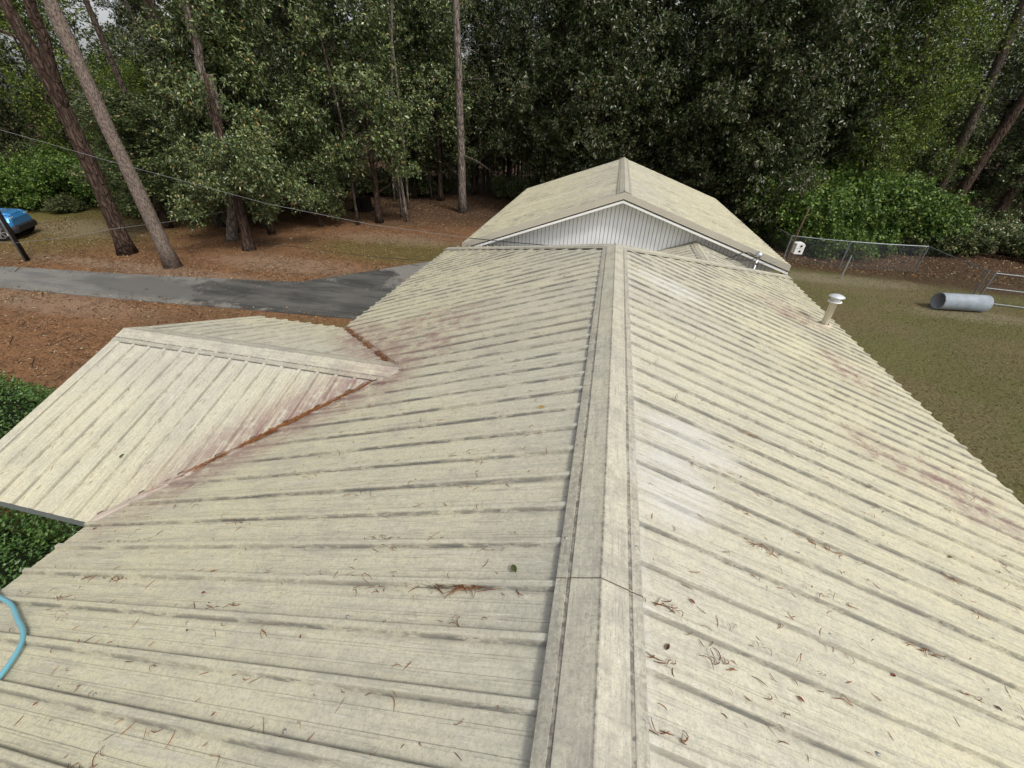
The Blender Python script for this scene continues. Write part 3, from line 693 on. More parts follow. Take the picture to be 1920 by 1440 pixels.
# ------------------------------------------------------------ yard things on the right
bh = empty('birdhouse', (7.71, 19.66, 0), 'white two-hole birdhouse on a thin bare pole by the fence', 'birdhouse')
G().tube([(7.71, 19.66, 0), (7.70, 19.66, 1.0), (7.74, 19.66, 2.0), (7.80, 19.66, 2.85)], [.04, .038, .034, .026], 8).build('pole', M['wood'], bh, True)
bm_ = Matrix.Translation((8.02, 19.6, 0)) @ Matrix.Rotation(.12, 4, 'Z')
g = G(); V0 = [(-.17, 0, 1.04), (.17, 0, 1.04), (.17, 0, 1.40), (.11, 0, 1.48), (-.11, 0, 1.48), (-.17, 0, 1.45)]
g.prism([bm_ @ Vector(v) for v in V0], bm_.to_3x3() @ Vector((0, .3, 0))); g.build('box', M['white'], bh)
for z_ in (1.16, 1.37): G().lathe([(0, 0), (.04, 0), (.044, .01)], bm_ @ Vector((.02, -.006, z_)), 14, (0, -1, 0)).build('entrance_hole', M['dark'], bh)
g = G(); g.box((-.169, -.004, 1.262), (.169, .0, 1.270), bm_); g.build('floor_line', M['fencemetal'], bh)

fen = empty('chain_link_fence', (11.5, 22.1, 0), 'rusty grey chain link fence along the wood edge', 'fence')
fp = [(8.3, 26.5), (8.6, 22.35), (10.95, 22.05), (14.15, 22.25), (14.25, 18.75)]
for x_, y_ in fp: G().tube([(x_, y_, 0), (x_, y_, 1.22)], .03, 8).build('post', M['fencemetal'], fen)
for (a, b) in zip(fp[:-1], fp[1:]):
    A, B = Vector((*a, 1.2)), Vector((*b, 1.2)); G().tube([A, (A+B)/2-Vector((0, 0, .015)), B], .02, 6).build('top_rail', M['fencemetal'], fen)
    d = B-A; L = d.length; d.normalize(); V = []; F = []; sp = .062; nn = int((L+1.2)/sp); wd = .0012
    for k in range(nn):
        for s_ in (1, -1):
            t0 = k*sp-1.2 if s_ > 0 else k*sp; h0, h1 = .02, 1.18
            e = t0+1.16*s_
            # clip to the bay
            def cl_(t): return min(max(t, 0), L)
            if (t0 < 0 and e < 0) or (t0 > L and e > L): continue
            ta, tb = cl_(t0), cl_(e); za = h0+(h1-h0)*abs(ta-t0)/1.16; zb = h0+(h1-h0)*abs(tb-t0)/1.16
            pA = A+d*ta; pB = A+d*tb; pA.z, pB.z = za, zb; o0 = len(V); up = Vector((0, 0, wd)); sdv = d*wd
            V += [pA-up-sdv*s_*-1, pA+up-sdv*s_, pB+up-sdv*s_, pB-up+sdv*s_]; F.append((o0, o0+1, o0+2, o0+3))
    tag(part('wire_mesh', V, F, M['fencemetal'], fen), kind='stuff')
gt = empty('wire_gate', (14.4, 18.6, 0), 'galvanised tube gate frame beside the grey culvert pipe', 'gate')
for a, b, r in (((14.33, 18.55, 0), (14.33, 18.55, 1.25), .035), ((16.9, 18.2, 0), (16.9, 18.2, 1.25), .035)): G().tube([a, b], r, 8).build('upright', M['fencemetal'], gt)
for z_ in (1.18, .62, .07): G().tube([(14.36, 18.55, z_), (16.88, 18.2, z_)], .02, 8).build('rail', M['fencemetal'], gt)
g = G()
for k in range(44):
    x_ = 14.4+k*.056; g.tube([(x_, 18.545-(x_-14.36)*.139, .08), (min(x_+.0, 16.86), 18.545-(x_-14.36)*.139, 1.17)], .0016, 3, False)
tag(g.build('wire_infill', M['fencemetal'], gt), kind='stuff')
g = G(); g.tube([(10.32, 20.24, 0), (10.32, 20.24, 1.02)], .028, 8); tag(g.build('short_post', M['galv']), 'short grey metal post standing alone in front of the fence', 'post')

cul = empty('culvert_pipe', (13.2, 17.55, 0), 'fat grey culvert pipe lying on the grass beside the gate', 'pipe')
cm = S('grey_culvert', .55, .4); q_ = cm.pos(); cc = cm.mix(cm.step(cm.noise(q_, 3, 5, .7), .4, .7), (.21, .245, .28), (.29, .325, .355)); cc = cm.mix(cm.mul(cm.step(cm.noise(q_, 9, 4, .7), .58, .7), .5), cc, (.16, .16, .14)); cm.col(cc)
ax = (Vector((13.95, 17.66, 0))-Vector((12.33, 17.46, 0))); Lc = ax.length
G().lathe([(.262, .03), (.30, 0), (.312, .02), (.30, .10), (.298, Lc*.5), (.30, Lc), (.262, Lc)], (12.33, 17.46, .30), 36, ax.normalized()).build('barrel', cm.m, cul, True)
G().lathe([(.262, .03), (.258, Lc*.5), (.262, Lc)], (12.33, 17.46, .30), 36, ax.normalized()).build('bore', plain('bore_grey', (.40, .42, .45), .6), cul, True)
G().lathe([(0, 0), (.03, 0), (.035, .006)], (12.62, 17.23, .40), 10, (.05, -.85, .3)).build('bolt_hole', M['dark'], cul)

# ------------------------------------------------------------ left: vehicle, posts, stump
car = empty('sport_utility', (-29.1, 14.05, 0), 'bright blue sport utility car parked at the end of the drive', 'car', rz=R(35))
def cpart(name, g, mt, parent=car, smooth=False): return link(name, mesh(name, g.V, g.F, mt, smooth=smooth), parent)
blue = S('blue_car_paint', .22, .6); blue.col((.05, .27, .62)); blue.b.inputs['Metallic'].default_value = .35; blue.b.inputs['Coat Weight'].default_value = .8
glass = plain('car_glass', (.015, .018, .02), .06, .6); blk = plain('black_cladding', (.02, .02, .021), .55, .3); rim = plain('dark_alloy', (.33, .33, .34), .35, .5, .7)
def loft(secs, half, yshift=0):
    """secs: list of (x, z0, z1, halfwidth_bottom, halfwidth_top)"""
    g = G(); V = []; F = []
    for x_, z0, z1, wb, wt in secs:
        V += [(x_, -wb, z0), (x_, -wb-.02, z0*.45+z1*.55), (x_, -wt, z1-.05), (x_, -wt+.07, z1), (x_, wt-.07, z1), (x_, wt, z1-.05), (x_, wb+.02, z0*.45+z1*.55), (x_, wb, z0)]
    for i in range(len(secs)-1):
        for k in range(8): F.append((i*8+k, i*8+(k+1) % 8, (i+1)*8+(k+1) % 8, (i+1)*8+k))
    F += [tuple(range(7, -1, -1)), tuple((len(secs)-1)*8+k for k in range(8))]
    return g.add(V, F)
cpart('body', loft([(-2.2, .5, 1.05, .86, .84), (-2.12, .42, 1.12, .92, .88), (-.9, .40, 1.12, .94, .90), (.6, .40, 1.14, .94, .90), (1.1, .40, 1.16, .94, .88), (1.9, .42, 1.10, .92, .84), (2.1, .45, 1.02, .86, .78), (2.16, .5, .9, .8, .74)], 1), blue.m, smooth=False)
cpart('hood', loft([(.75, 1.12, 1.205, .66, .64), (1.3, 1.12, 1.205, .66, .62), (1.95, 1.06, 1.14, .60, .56), (2.08, 1.0, 1.06, .55, .5)], 1), blue.m)
cpart('cabin_glass', loft([(-2.1, 1.08, 1.66, .80, .70), (-1.8, 1.08, 1.72, .82, .72), (-.2, 1.08, 1.74, .84, .74), (.25, 1.08, 1.68, .84, .72), (.95, 1.08, 1.16, .82, .74)], 1), glass)
cpart('roof', loft([(-2.12, 1.66, 1.73, .70, .68), (-1.7, 1.70, 1.79, .72, .68), (-.3, 1.72, 1.81, .74, .70), (.2, 1.68, 1.745, .72, .68)], 1), blk)
cpart('front_bumper', loft([(1.95, .30, .62, .93, .93), (2.2, .32, .62, .88, .88), (2.27, .36, .58, .8, .8)], 1), blk)
cpart('rear_bumper', loft([(-2.28, .36, .6, .8, .8), (-2.2, .32, .62, .88, .88), (-2.0, .32, .62, .93, .93)], 1), blk)
cpart('sill', loft([(-1.0, .26, .44, .93, .93), (1.0, .26, .44, .93, .93)], 1), blk)
for s_ in (-1, 1):
    cpart('headlight', G().box((2.02, s_*.62-.14, .82), (2.14, s_*.62+.14, .98)), plain('headlight_lens', (.6, .62, .63), .1, .6))
    cpart('mirror', G().box((.55, s_*.98-.1, 1.12), (.72, s_*.98+.1, 1.28)), blk)
    cpart('tail_light', G().box((-2.2, s_*.75-.09, .8), (-2.1, s_*.75+.09, 1.05)), plain('tail_lens', (.3, .01, .01), .2, .5))
    for x_ in (-1.35, 1.6):
        arch = G().lathe([(.47, -.06), (.47, .0), (.37, .015), (.37, -.06)], (x_, s_*.965, .40), 24, (0, s_, 0)); cpart('wheel_arch', arch, blk)
        wh = cpart('wheel', G().lathe([(.20, -.22), (.36, -.22), (.385, -.17), (.385, -.05), (.36, .0), (.25, .01)], (x_, s_*.985, .385), 28, (0, s_, 0)), M['rubber'], car, True)
        g = G(); g.lathe([(.0, -.02), (.06, .0), (.075, -.02)], (x_, s_*.985, .385), 14, (0, s_, 0)); g.lathe([(.225, -.05), (.25, .012), (.262, .012)], (x_, s_*.985, .385), 28, (0, s_, 0))
        for k in range(7): g.box((.05, -.022, -.03), (.24, .022, .0), Matrix.Translation((x_, s_*.985, .385)) @ Matrix.Rotation(-s_*math.pi/2, 4, 'X') @ Matrix.Rotation(k*2*math.pi/7, 4, 'Z'))
        cpart('rim', g, rim, wh); cpart('hub_shade', G().lathe([(0, -.02), (.24, -.02)], (x_, s_*.985, .385), 20, (0, s_, 0)), M['dark'], wh)
pst = empty('utility_post', (-23.12, 12.35, 0), 'dark creosoted post with a grey conduit at the drive edge', 'post')
G().tube([(-23.12, 12.35, -.1), (-23.12, 12.35, 3.4)], .085, 12).build('timber', M['darkwood'], pst, True)
G().tube([(-23.02, 12.22, 0), (-23.06, 12.24, 3.2)], .03, 8).build('conduit', M['fencemetal'], pst, True)
g = G(); g.box((-23.2, 12.255, 1.0), (-23.06, 12.265, 1.1)); g.build('tag_plate', M['white'], pst)
tag(G().tube([(-30, 12.0, .9), (-25.5, 12.1, .72), (-23.1, 12.22, .74), (-21.5, 13.1, .88), (-20.2, 14.0, 1.12), (-18.5, 15.2, 1.3), (-17.6, 17.3, 1.4)], .007, 5).build('rope', M['cable_grey']), 'pale rope strung low from the dark post past the pines', 'rope')

st = G(); V = []; F = []; q = random.Random(5); nk = 22; rings = [(.62, 0), (.52, .18), (.47, .5), (.44, .78)]
for r, z in rings:
    for k in range(nk):
        rr = r*(1+.22*mnoise.noise((math.cos(k/nk*6.283)*1.6, math.sin(k/nk*6.283)*1.6, z*.6)))*(1+(.35*abs(math.sin(k*1.1)) if z == 0 else 0)); zz = z+(.28*mnoise.noise((k*.7, 3, 1)) if z > .7 else 0)
        V.append((rr*math.cos(k/nk*6.283), rr*math.sin(k/nk*6.283), zz))
for i in range(3):
    for k in range(nk): F.append((i*nk+k, i*nk+(k+1) % nk, (i+1)*nk+(k+1) % nk, (i+1)*nk+k))
b0 = len(V)
for k in range(nk): V.append((.26*math.cos(k/nk*6.283), .26*math.sin(k/nk*6.283), .35+.15*mnoise.noise((k*.9, 1, 1))))
for k in range(nk): F.append((3*nk+k, 3*nk+(k+1) % nk, b0+(k+1) % nk, b0+k))
F.append(tuple(b0+k for k in range(nk)))
so = link('tree_stump', mesh('tree_stump', V, F, plain('charred_wood', (.012, .010, .009), .95, .1, 0, .6, 8))); so.location = (-15.75, 26.4, -.02); so.scale = (1.25, 1.1, 1)
tag(so, 'charred black hollow stump on the straw behind the trees', 'stump')

# ------------------------------------------------------------ vegetation
def unit(a): return a/np.maximum(np.linalg.norm(a, axis=1, keepdims=True), 1e-9)
def leaves(P, A, Nn, L, Wd, fold=.12):
    """four-point folded leaves: (N,3) base, axis, normal; lengths and widths"""
    A = unit(A); B = unit(np.cross(Nn, A)); Nn = np.cross(A, B); L = L[:, None]; Wd = Wd[:, None]
    mid = P+A*L*.48
    V = np.stack([P, mid+B*Wd*.5+Nn*Wd*fold, P+A*L-Nn*L*.10, mid-B*Wd*.5+Nn*Wd*fold], 1).reshape(-1, 3)
    k = np.arange(len(P))*4
    F = np.concatenate([np.stack([k, k+1, k+2], 1), np.stack([k, k+2, k+3], 1)])
    return V, F
def foliage(rs, lobes, ncl, per, L, Wd, spread=.16, up=.35, droop=.15, shell=(.55, 1.06)):
    """clumps of leaves over lobes (cx,cy,cz,r)"""
    lob = np.array(lobes); wgt = lob[:, 3]**2; wgt = wgt/wgt.sum()
    li = rs.choice(len(lob), ncl, p=wgt); d = unit(rs.normal(size=(ncl, 3))+np.array([0, 0, .25]))
    rad = lob[li, 3:4]*rs.uniform(*shell, size=(ncl, 1))
    C = lob[li, :3]+d*rad*np.array([1, 1, .8])
    C = C+rs.normal(size=C.shape)*.22*lob[li, 3:4]; ctr = np.array([0, 0, lob[:, 2].mean()]); out = unit((C-ctr)*np.array([1, 1, .3]))
    D = unit(d*.7+out*.6+np.array([0, 0, up])+rs.normal(size=(ncl, 3))*.3)
    C = np.repeat(C, per, 0); D = np.repeat(D, per, 0); n_ = len(C)
    rp = rs.normal(size=(n_, 3)); rp = unit(rp-D*(rp*D).sum(1, keepdims=True))
    A = unit(D*rs.uniform(.1, .9, (n_, 1))+rp*.9+np.array([0, 0, -droop]))
    P = C+D*rs.uniform(-spread, spread, (n_, 1))+rp*spread*.25
    Nn = unit(np.array([0, 0, 1.])+rs.normal(size=(n_, 3))*.55)
    return leaves(P, A, Nn, L*np.repeat(rs.uniform(.7, 1.25, ncl), per)*rs.uniform(.6, 1.15, n_), Wd*rs.uniform(.7, 1.2, n_))
def trunk_tube(g, P, r0, r1, n=10, flare=1.5, wob=.0, seed=0):
    P = [Vector(p) for p in P]; Q = []; Rr = []; seg = 5
    for i in range(len(P)-1):
        for k in range(seg): Q.append(P[i].lerp(P[i+1], k/seg))
    Q.append(P[-1]); L = len(Q)-1
    for i, q in enumerate(Q):
        t = i/L; r = r0+(r1-r0)*t
        if flare > 1 and q.z < .6: r *= 1+(flare-1)*max(0, 1-q.z/.6)**2
        Rr.append(r)
        if 0 < i < L and wob: Q[i] = q+Vector((mnoise.noise((i*.5, seed, 1)), mnoise.noise((i*.5, seed, 5)), 0))*wob
    b0 = len(g.V); g.tube(Q, Rr, n)
    for i in range(b0, len(g.V)):
        v = g.V[i]; g.V[i] = v+Vector((mnoise.noise((v.x*4+seed, v.y*4, v.z*1.5)), mnoise.noise((v.x*4, v.y*4+seed, v.z*1.5)), 0))*(.12*r0)
def crown_kind(seed, h, z0, rmax, nlobe, lr, ncl, per, L, Wd, trunk_r, mt_leaf, mt_bark, top=.25, up=.35, droop=.15, lean=0):
    rs = np.random.RandomState(seed); lobes = []; g = G()
    tp = [(0, 0, 0), (rs.normal()*.08, rs.normal()*.08, h*.3), (rs.normal()*.2, rs.normal()*.2, h*.62), (rs.normal()*.25, rs.normal()*.25, h*.95)]
    trunk_tube(g, tp, trunk_r, trunk_r*.25, 9, 1.45, .06, seed)
    nlobe = int(nlobe*1.45); lr *= .82
    for k in range(nlobe):
        t = (k+rs.uniform(0, 1))/nlobe; z = z0+(h-z0)*t
        r = rmax*(min(1, .55+1.6*t) if t < .35 else (1-(t-.35)/.65)**.7*(1-top)+top)
        a = k*2.399+rs.normal()*.4; rr = r*rs.uniform(.25, 1.1)
        c = (rr*math.cos(a), rr*math.sin(a), z); lobes.append((*c, lr*rs.uniform(.7, 1.25)))
        zb = max(z-rr*.6, z0*.6); f = min(1, zb/h)
        b = Vector((0, 0, zb)); e = Vector(c); mid = b.lerp(e, .5)+Vector((0, 0, -.1+rs.normal()*.1))
        rb = max(.012, trunk_r*.32*(1-.6*f)); g.tube([b, mid, e, e+(e-mid)*.35], [rb, rb*.75, rb*.45, .008], 5, False)
    V, F = foliage(rs, lobes, ncl, per, L, Wd, up=up, droop=droop)
    return mesh('trunk', g.V, g.F, mt_bark, smooth=True), mesh('crown', V, F, mt_leaf)
K = {}
K['magnolia'] = [crown_kind(11, 13, 1.9, 3.3, 34, 1.25, 3100, 11, .235, .095, .20, M['magnolia'], M['brown_bark']), crown_kind(12, 12.5, 1.4, 3.6, 36, 1.25, 3200, 11, .235, .095, .19, M['magnolia'], M['dark_bark']), crown_kind(13, 14, 2.6, 3.0, 30, 1.2, 2800, 11, .225, .09, .21, M['magnolia'], M['brown_bark'])]
K['laurel'] = [crown_kind(21, 9, 1.5, 2.5, 26, .95, 2800, 11, .18, .08, .13, M['holly'], M['brown_bark']), crown_kind(22, 10.5, 2.2, 2.7, 26, .95, 2700, 11, .18, .08, .15, M['holly'], M['dark_bark'])]
K['spring'] = [crown_kind(31, 12.5, 2.8, 3.2, 26, 1.1, 3400, 9, .12, .085, .16, M['spring'], M['dark_bark']), crown_kind(32, 10.5, 1.2, 2.8, 24, 1.0, 3000, 9, .12, .085, .13, M['spring'], M['brown_bark'])]
K['dull'] = [crown_kind(41, 15, 1.0, 3.4, 30, 1.35, 2900, 9, .20, .10, .17, M['dull'], M['brown_bark']), crown_kind(42, 16, 2.4, 3.2, 26, 1.3, 2600, 9, .20, .10, .19, M['dull'], M['grey_bark'])]
def shrub_kind(seed, rx, h, ncl, per, L, Wd, mt):
    rs = np.random.RandomState(seed); lobes = []; g = G()
    for k in range(14):
        a = rs.uniform(0, 6.28); r = rx*math.sqrt(rs.uniform(0, .7)); z = h*rs.uniform(.25, .8)*(1-.35*(r/rx)**2)
        lobes.append((r*math.cos(a), r*math.sin(a), z, rs.uniform(.35, .6)*h*.55))
        g.tube([(0, 0, -.05), (r*.4*math.cos(a), r*.4*math.sin(a), z*.6), (r*math.cos(a), r*math.sin(a), z)], [.03, .02, .008], 5, False)
    V, F = foliage(rs, lobes, ncl, per, L, Wd, spread=.12, shell=(.3, 1.08))
    V[:, 2] = np.maximum(V[:, 2], .02)
    return mesh('stem', g.V, g.F, M['brown_bark']), mesh('crown', V, F, mt)
K['shrub'] = [shrub_kind(51, 1.7, 2.9, 2600, 9, .13, .075, M['shrub']), shrub_kind(52, 2.1, 2.3, 2600, 9, .13, .075, M['shrub'])]
K['undergrowth'] = [shrub_kind(53, 1.5, 1.3, 1300, 8, .14, .075, M['dull']), shrub_kind(54, 1.2, 1.7, 1300, 8, .13, .07, M['holly'])]
def plant(kind, x, y, label, group=None, sc=1., var=None, rz=None, name=None, cat=None):
    v = K[kind]; var = rnd.randrange(len(v)) if var is None else var
    o = empty(name or {'shrub': 'shrub', 'undergrowth': 'undergrowth_bush'}.get(kind, kind+'_tree'), (x, y, 0), label, cat or ('shrub' if kind in ('shrub', 'undergrowth') else 'tree'), group, rnd.uniform(0, 6.28) if rz is None else rz, sc)
    link(v[var][0].name.split('.')[0], v[var][0], o); link('crown', v[var][1], o)
    return o

# tall pines and bare trunks, each its own mesh
def pine(name, paths, r0, r1, mt, label, stubs=(), cat='tree', crown=None, group=None):
    base = Vector(paths[0][0]); o = empty(name, base, label, cat, group)
    g = G()
    for i, pth in enumerate(paths): trunk_tube(g, [Vector(p)-base for p in pth], r0 if i == 0 else r0*.62, r1, 14 if i == 0 else 10, 1.4 if i == 0 else 1, .05, i+1)
    link('trunk', mesh('trunk', g.V, g.F, mt, smooth=True), o)
    for a, b, r in stubs:
        a, b = Vector(a)-base, Vector(b)-base; g = G(); mid = a.lerp(b, .5)+Vector((.05, .03, .08)); g.tube([a, mid, b], [r, r*.7, r*.25], 6); link('branch', mesh('branch', g.V, g.F, mt, smooth=True), o)
    if crown: rs = np.random.RandomState(crown[0]); lob = [(crown[1]-base.x+rs.normal()*1.6, crown[2]-base.y+rs.normal()*1.6, crown[3]+rs.uniform(-2, 2.5), 1.0) for _ in range(11)]; V, F = foliage(rs, lob, 900, 12, .24, .02, spread=.1); link('crown', mesh('crown', V, F, M['needle']), o)
    return o
pine('pine_tree', [[(-17.06, 13.41, -.05), (-17.32, 13.41, 4.75), (-17.5, 13.45, 8.13), (-17.7, 13.5, 17)]], .25, .15, M['pine_bark'], 'tall straight pine with pale grey scaly bark beside the driveway', crown=(1, -17.7, 13.5, 17))
pine('pine_tree', [[(-20.43, 14.33, -.05), (-20.19, 14.33, 3.65), (-20.19, 14.33, 5.47), (-20.45, 14.33, 7.51), (-20.75, 14.4, 9.5), (-21.2, 14.5, 16.5)], [(-20.19, 14.33, 5.2), (-19.63, 14.33, 7.37), (-19.3, 14.3, 9), (-18.9, 14.2, 15.5)]], .29, .12, M['dark_bark'], 'dark forked trunk leaning up behind the pale pine', crown=(2, -20.5, 14.5, 16), stubs=(((-20.4, 14.2, 7.3), (-21.8, 14.0, 7.6), .06),))
pine('dead_tree', [[(-17.99, 17.56, -.05), (-17.2, 17.56, 2.0), (-16.84, 17.56, 3.56), (-16.79, 17.56, 4.96), (-16.83, 17.56, 6.07), (-16.58, 17.56, 7.44), (-16.53, 17.56, 8.84), (-16.4, 17.6, 11.5)], [(-16.8, 17.56, 4.4), (-16.3, 17.45, 5.6), (-16.25, 17.4, 6.6)]], .23, .11, M['grey_bark'], 'crooked grey dying trunk with broken stubs among the evergreens', stubs=(((-16.8, 17.5, 5.3), (-15.6, 17.2, 6.2), .05), ((-16.8, 17.5, 4.2), (-16.2, 17.2, 3.2), .045), ((-17, 17.5, 3.2), (-16.6, 17.1, 1.8), .035)))
dt_ = pine('dark_tree', [[(-16.01, 16.41, -.05), (-15.85, 16.41, 1.61), (-15.75, 16.41, 3.2), (-15.7, 16.5, 5), (-15.6, 16.5, 6.6)]], .23, .06, M['dark_bark'], 'stout dark trunk under its own low evergreen boughs at the straw edge')
rs = np.random.RandomState(8); V, F = foliage(rs, [(.75+rs.normal()*1.0, rs.normal()*.7-.3, z_, .62) for z_ in np.linspace(1.7, 4.3, 16)], 1300, 11, .15, .066); link('crown', mesh('crown', V, F, M['holly']), dt_)
pine('pale_tree', [[(-9.43, 28.03, -.05), (-9.4, 28.03, 5.87), (-9.4, 28.03, 10.56), (-9.3, 28.1, 17)]], .25, .14, M['grey_bark'], 'straight pale grey bare trunk at the back of the straw clearing', stubs=(((-9.4, 28, 8.6), (-8.1, 27.7, 8.3), .05), ((-9.4, 28, 9.6), (-8.4, 27.6, 10.4), .05), ((-9.4, 28, 3.4), (-7.4, 27.4, 2.7), .04), ((-9.4, 28, 7.0), (-7.9, 27.5, 7.2), .03)), crown=(3, -9.3, 28.1, 17))
pine('leaning_tree', [[(21.5, 34, -.05), (21.81, 34.0, 4.46), (22.12, 34.0, 7.11), (22.6, 34, 15)]], .33, .2, M['dark_bark'], 'thick dark trunk rising right of the bright green shrubs', crown=(4, 22.6, 34, 15))
pine('leaning_tree', [[(24.6, 34.5, -.05), (24.7, 34.5, 3.3), (25.3, 34.5, 14)]], .30, .2, M['dark_bark'], 'second dark trunk from the bright green shrubs, beyond the thick one')
pine('leaning_tree', [[(26.6, 35, -.05), (27.0, 35, 6), (27.2, 35, 14)]], .30, .15, M['dark_bark'], 'third dark trunk from the bright green shrubs, deepest in shade')
pine('grey_tree', [[(20.9, 34.5, -.05), (20.43, 34.5, 6.96), (20.2, 34.5, 9.17), (19.9, 34.5, 11.4), (19.6, 34.5, 15)]], .27, .18, M['brown_bark'], 'smooth grey trunk high above the shrubs by the fence corner', stubs=(((20.4, 34.5, 7.6), (17.0, 33.2, 6.8), .05), ((20.2, 34.5, 9.2), (17.6, 33, 9.0), .045)))
for x_, y_, r in ((-20.6, 19.7, .2), (-21.7, 25.9, .19), (-19.0, 18.9, .15), (-24.5, 20.5, .2), (-19.5, 27.5, .2)):
    pine('slender_tree', [[(x_, y_, -.05), (x_+rnd.uniform(-.3, .3), y_, 5), (x_+rnd.uniform(-.6, .6), y_, 12)]], r, r*.5, M['brown_bark'], 'brown bare stem standing in shade behind the two leaning pines', group='shaded stems behind the pines')

EV = 'evergreens behind the straw clearing'
plant('laurel', -15.63, 21.43, 'small broadleaf evergreen with low round crown beside the charred stump', sc=.62, var=0, rz=.3)
plant('laurel', -13.05, 23.35, 'dense glossy evergreen with short bare stem in front of the stump', sc=(1.15, 1.15, 1.1), var=1, rz=1.2)
for x_, y_, k_, v_, s_ in ((-17.0, 19.2, 'laurel', 1, 1.0), (-18.6, 20.6, 'magnolia', 0, .85), (-20.8, 22.6, 'laurel', 0, (1, 1, .75)), (-22.8, 18.6, 'laurel', 1, (1, 1, .55)), (-18.6, 28.0, 'magnolia', 2, .9), (-14.6, 32.0, 'magnolia', 0, .9), (-12.3, 31.5, 'laurel', 1, 1.2), (-19.6, 25.2, 'magnolia', 1, .9), (-10.8, 35.2, 'magnolia', 1, .95), (-16.6, 36.0, 'magnolia', 2, 1.0), (-21.5, 30.0, 'magnolia', 0, 1.0)):
    plant(k_, x_, y_, 'glossy dark broadleaf evergreen crowding the back of the straw clearing', EV, s_, v_)
for k in range(16):
    x_, y_ = rnd.uniform(-25, -11), rnd.uniform(22, 33)
    pine('slim_tree', [[(x_, y_, -.05), (x_+rnd.uniform(-.4, .4), y_, 5), (x_+rnd.uniform(-.9, .9), y_+rnd.uniform(-.4, .4), 12)]], rnd.uniform(.07, .12), .05, M['grey_bark'] if k % 3 else M['brown_bark'], 'slim bare stem among the evergreens behind the clearing', group='slim stems in the wood')
# low boughs over the dark trunk
lowb = plant('laurel', -18.6, 18.2, 'low leafy evergreen just behind the crooked grey trunk', sc=(.8, .7, .75), var=0, rz=2.2)
plant('magnolia', -8.2, 36.4, 'high-crowned magnolia behind the bare pale trunk', sc=(.9, .9, 1.15), var=2)
plant('magnolia', -5.0, 34.3, 'high-crowned magnolia left of the garage over the bamboo', sc=(.85, .85, 1.12), var=2)
GM = 'magnolias behind the garage'
for x_, y_, v_, s_ in ((-3.6, 29.6, 1, .92), (-.8, 27.9, 0, .95), (2.0, 30.2, 1, 1.0), (4.6, 28.2, 2, .95), (7.4, 26.9, 1, .9), (9.6, 29.2, 0, .98), (6.4, 32.4, 2, 1.1), (12.2, 31.6, 1, 1.0), (-1.6, 33.5, 2, 1.05)):
    plant('magnolia', x_, y_, 'dark glossy magnolia massed behind the garage roof', GM, s_, v_)
plant('spring', 13.6, 29.4, 'fresh yellow-green tree above the shrubs behind the fence', sc=1.0, var=0, rz=1.)
plant('spring', 16.6, 33.6, 'taller fresh green tree beyond the smooth grey trunk', sc=1.2, var=1, rz=2.)
for x_, y_, v_, s_ in ((9.5, 26.0, 0, 1.3), (11.2, 26.6, 0, 1.5), (12.9, 27.2, 0, 1.55), (14.7, 27.6, 0, 1.45), (16.4, 28.4, 1, 1.3), (10.5, 24.7, 1, .8), (12.6, 25.2, 1, .9)):
    plant('shrub', x_, y_, 'bright green leafy shrub banked up behind the chain link fence', 'shrubs behind the fence', s_, v_)
for x_, y_ in ((18.8, 27.2), (20.5, 28.6), (23.0, 29.5), (17.5, 26.6), (25.2, 30.4), (9.6, 25.9), (21.8, 26.8), (15.8, 26.2), (27, 29)):
    plant('undergrowth', x_, y_, 'straggly low bush on the shaded ground beyond the fence', 'bushes beyond the fence', rnd.uniform(.7, 1.1))
LG = 'greenery beyond the parked car'
for x_, y_, k_, s_ in ((-33.5, 20.5, 'shrub', 1.15), (-36.5, 18.8, 'shrub', 1.3), (-30.5, 22.3, 'shrub', 1.1), (-40, 20, 'shrub', 1.4), (-28.2, 23.0, 'undergrowth', 1.0), (-25.6, 21.4, 'undergrowth', 1.1), (-27, 20.2, 'undergrowth', .8), (-23.6, 20.6, 'undergrowth', .9), (-31.2, 19.7, 'undergrowth', .7), (-34, 23, 'shrub', 1.5)):
    plant(k_, x_, y_, 'leafy green bush in the thicket beyond the blue car' if k_ == 'shrub' else 'low dull bush at the foot of the thicket by the car', LG if k_ == 'shrub' else 'low bushes near the car', s_)
for x_, y_, k_, s_ in ((-35.5, 24.5, 'spring', 1.1), (-31, 26.5, 'spring', (1, 1, .68)), (-27.3, 25.2, 'spring', (.9, .9, .6)), (-40.5, 23.5, 'dull', .95), (-38, 29, 'spring', 1.3), (-43.5, 27, 'dull', 1.05), (-27.5, 31, 'dull', .95), (-33, 31.5, 'dull', 1.05), (-45, 21, 'spring', 1.1)):
    plant(k_, x_, y_, {'spring': 'yellow-green spring tree in the wood beyond the car', 'dull': 'dull olive tree in the wood beyond the car'}[k_], 'trees beyond the car '+k_, s_)
# deeper wood
q = random.Random(91)
for iy in range(2):
    for ix in range(17):
        x_ = -46+ix*5.6+q.uniform(-1.7, 1.7)+(2.5 if iy % 2 else 0); y_ = 37+iy*6.0+q.uniform(-1.6, 1.6)
        if iy == 0 and -12 < x_ < -5: continue
        if x_ < -20 and q.random() < .75: continue
        k_ = q.choice(('dull', 'dull', 'dull', 'magnolia', 'laurel'))
        plant(k_, x_, y_, {'dull': 'dull olive tree deep in the wood', 'magnolia': 'dark magnolia deep in the wood', 'laurel': 'dark laurel deep in the wood'}[k_], 'deep wood '+k_, q.uniform(.85, 1.2))
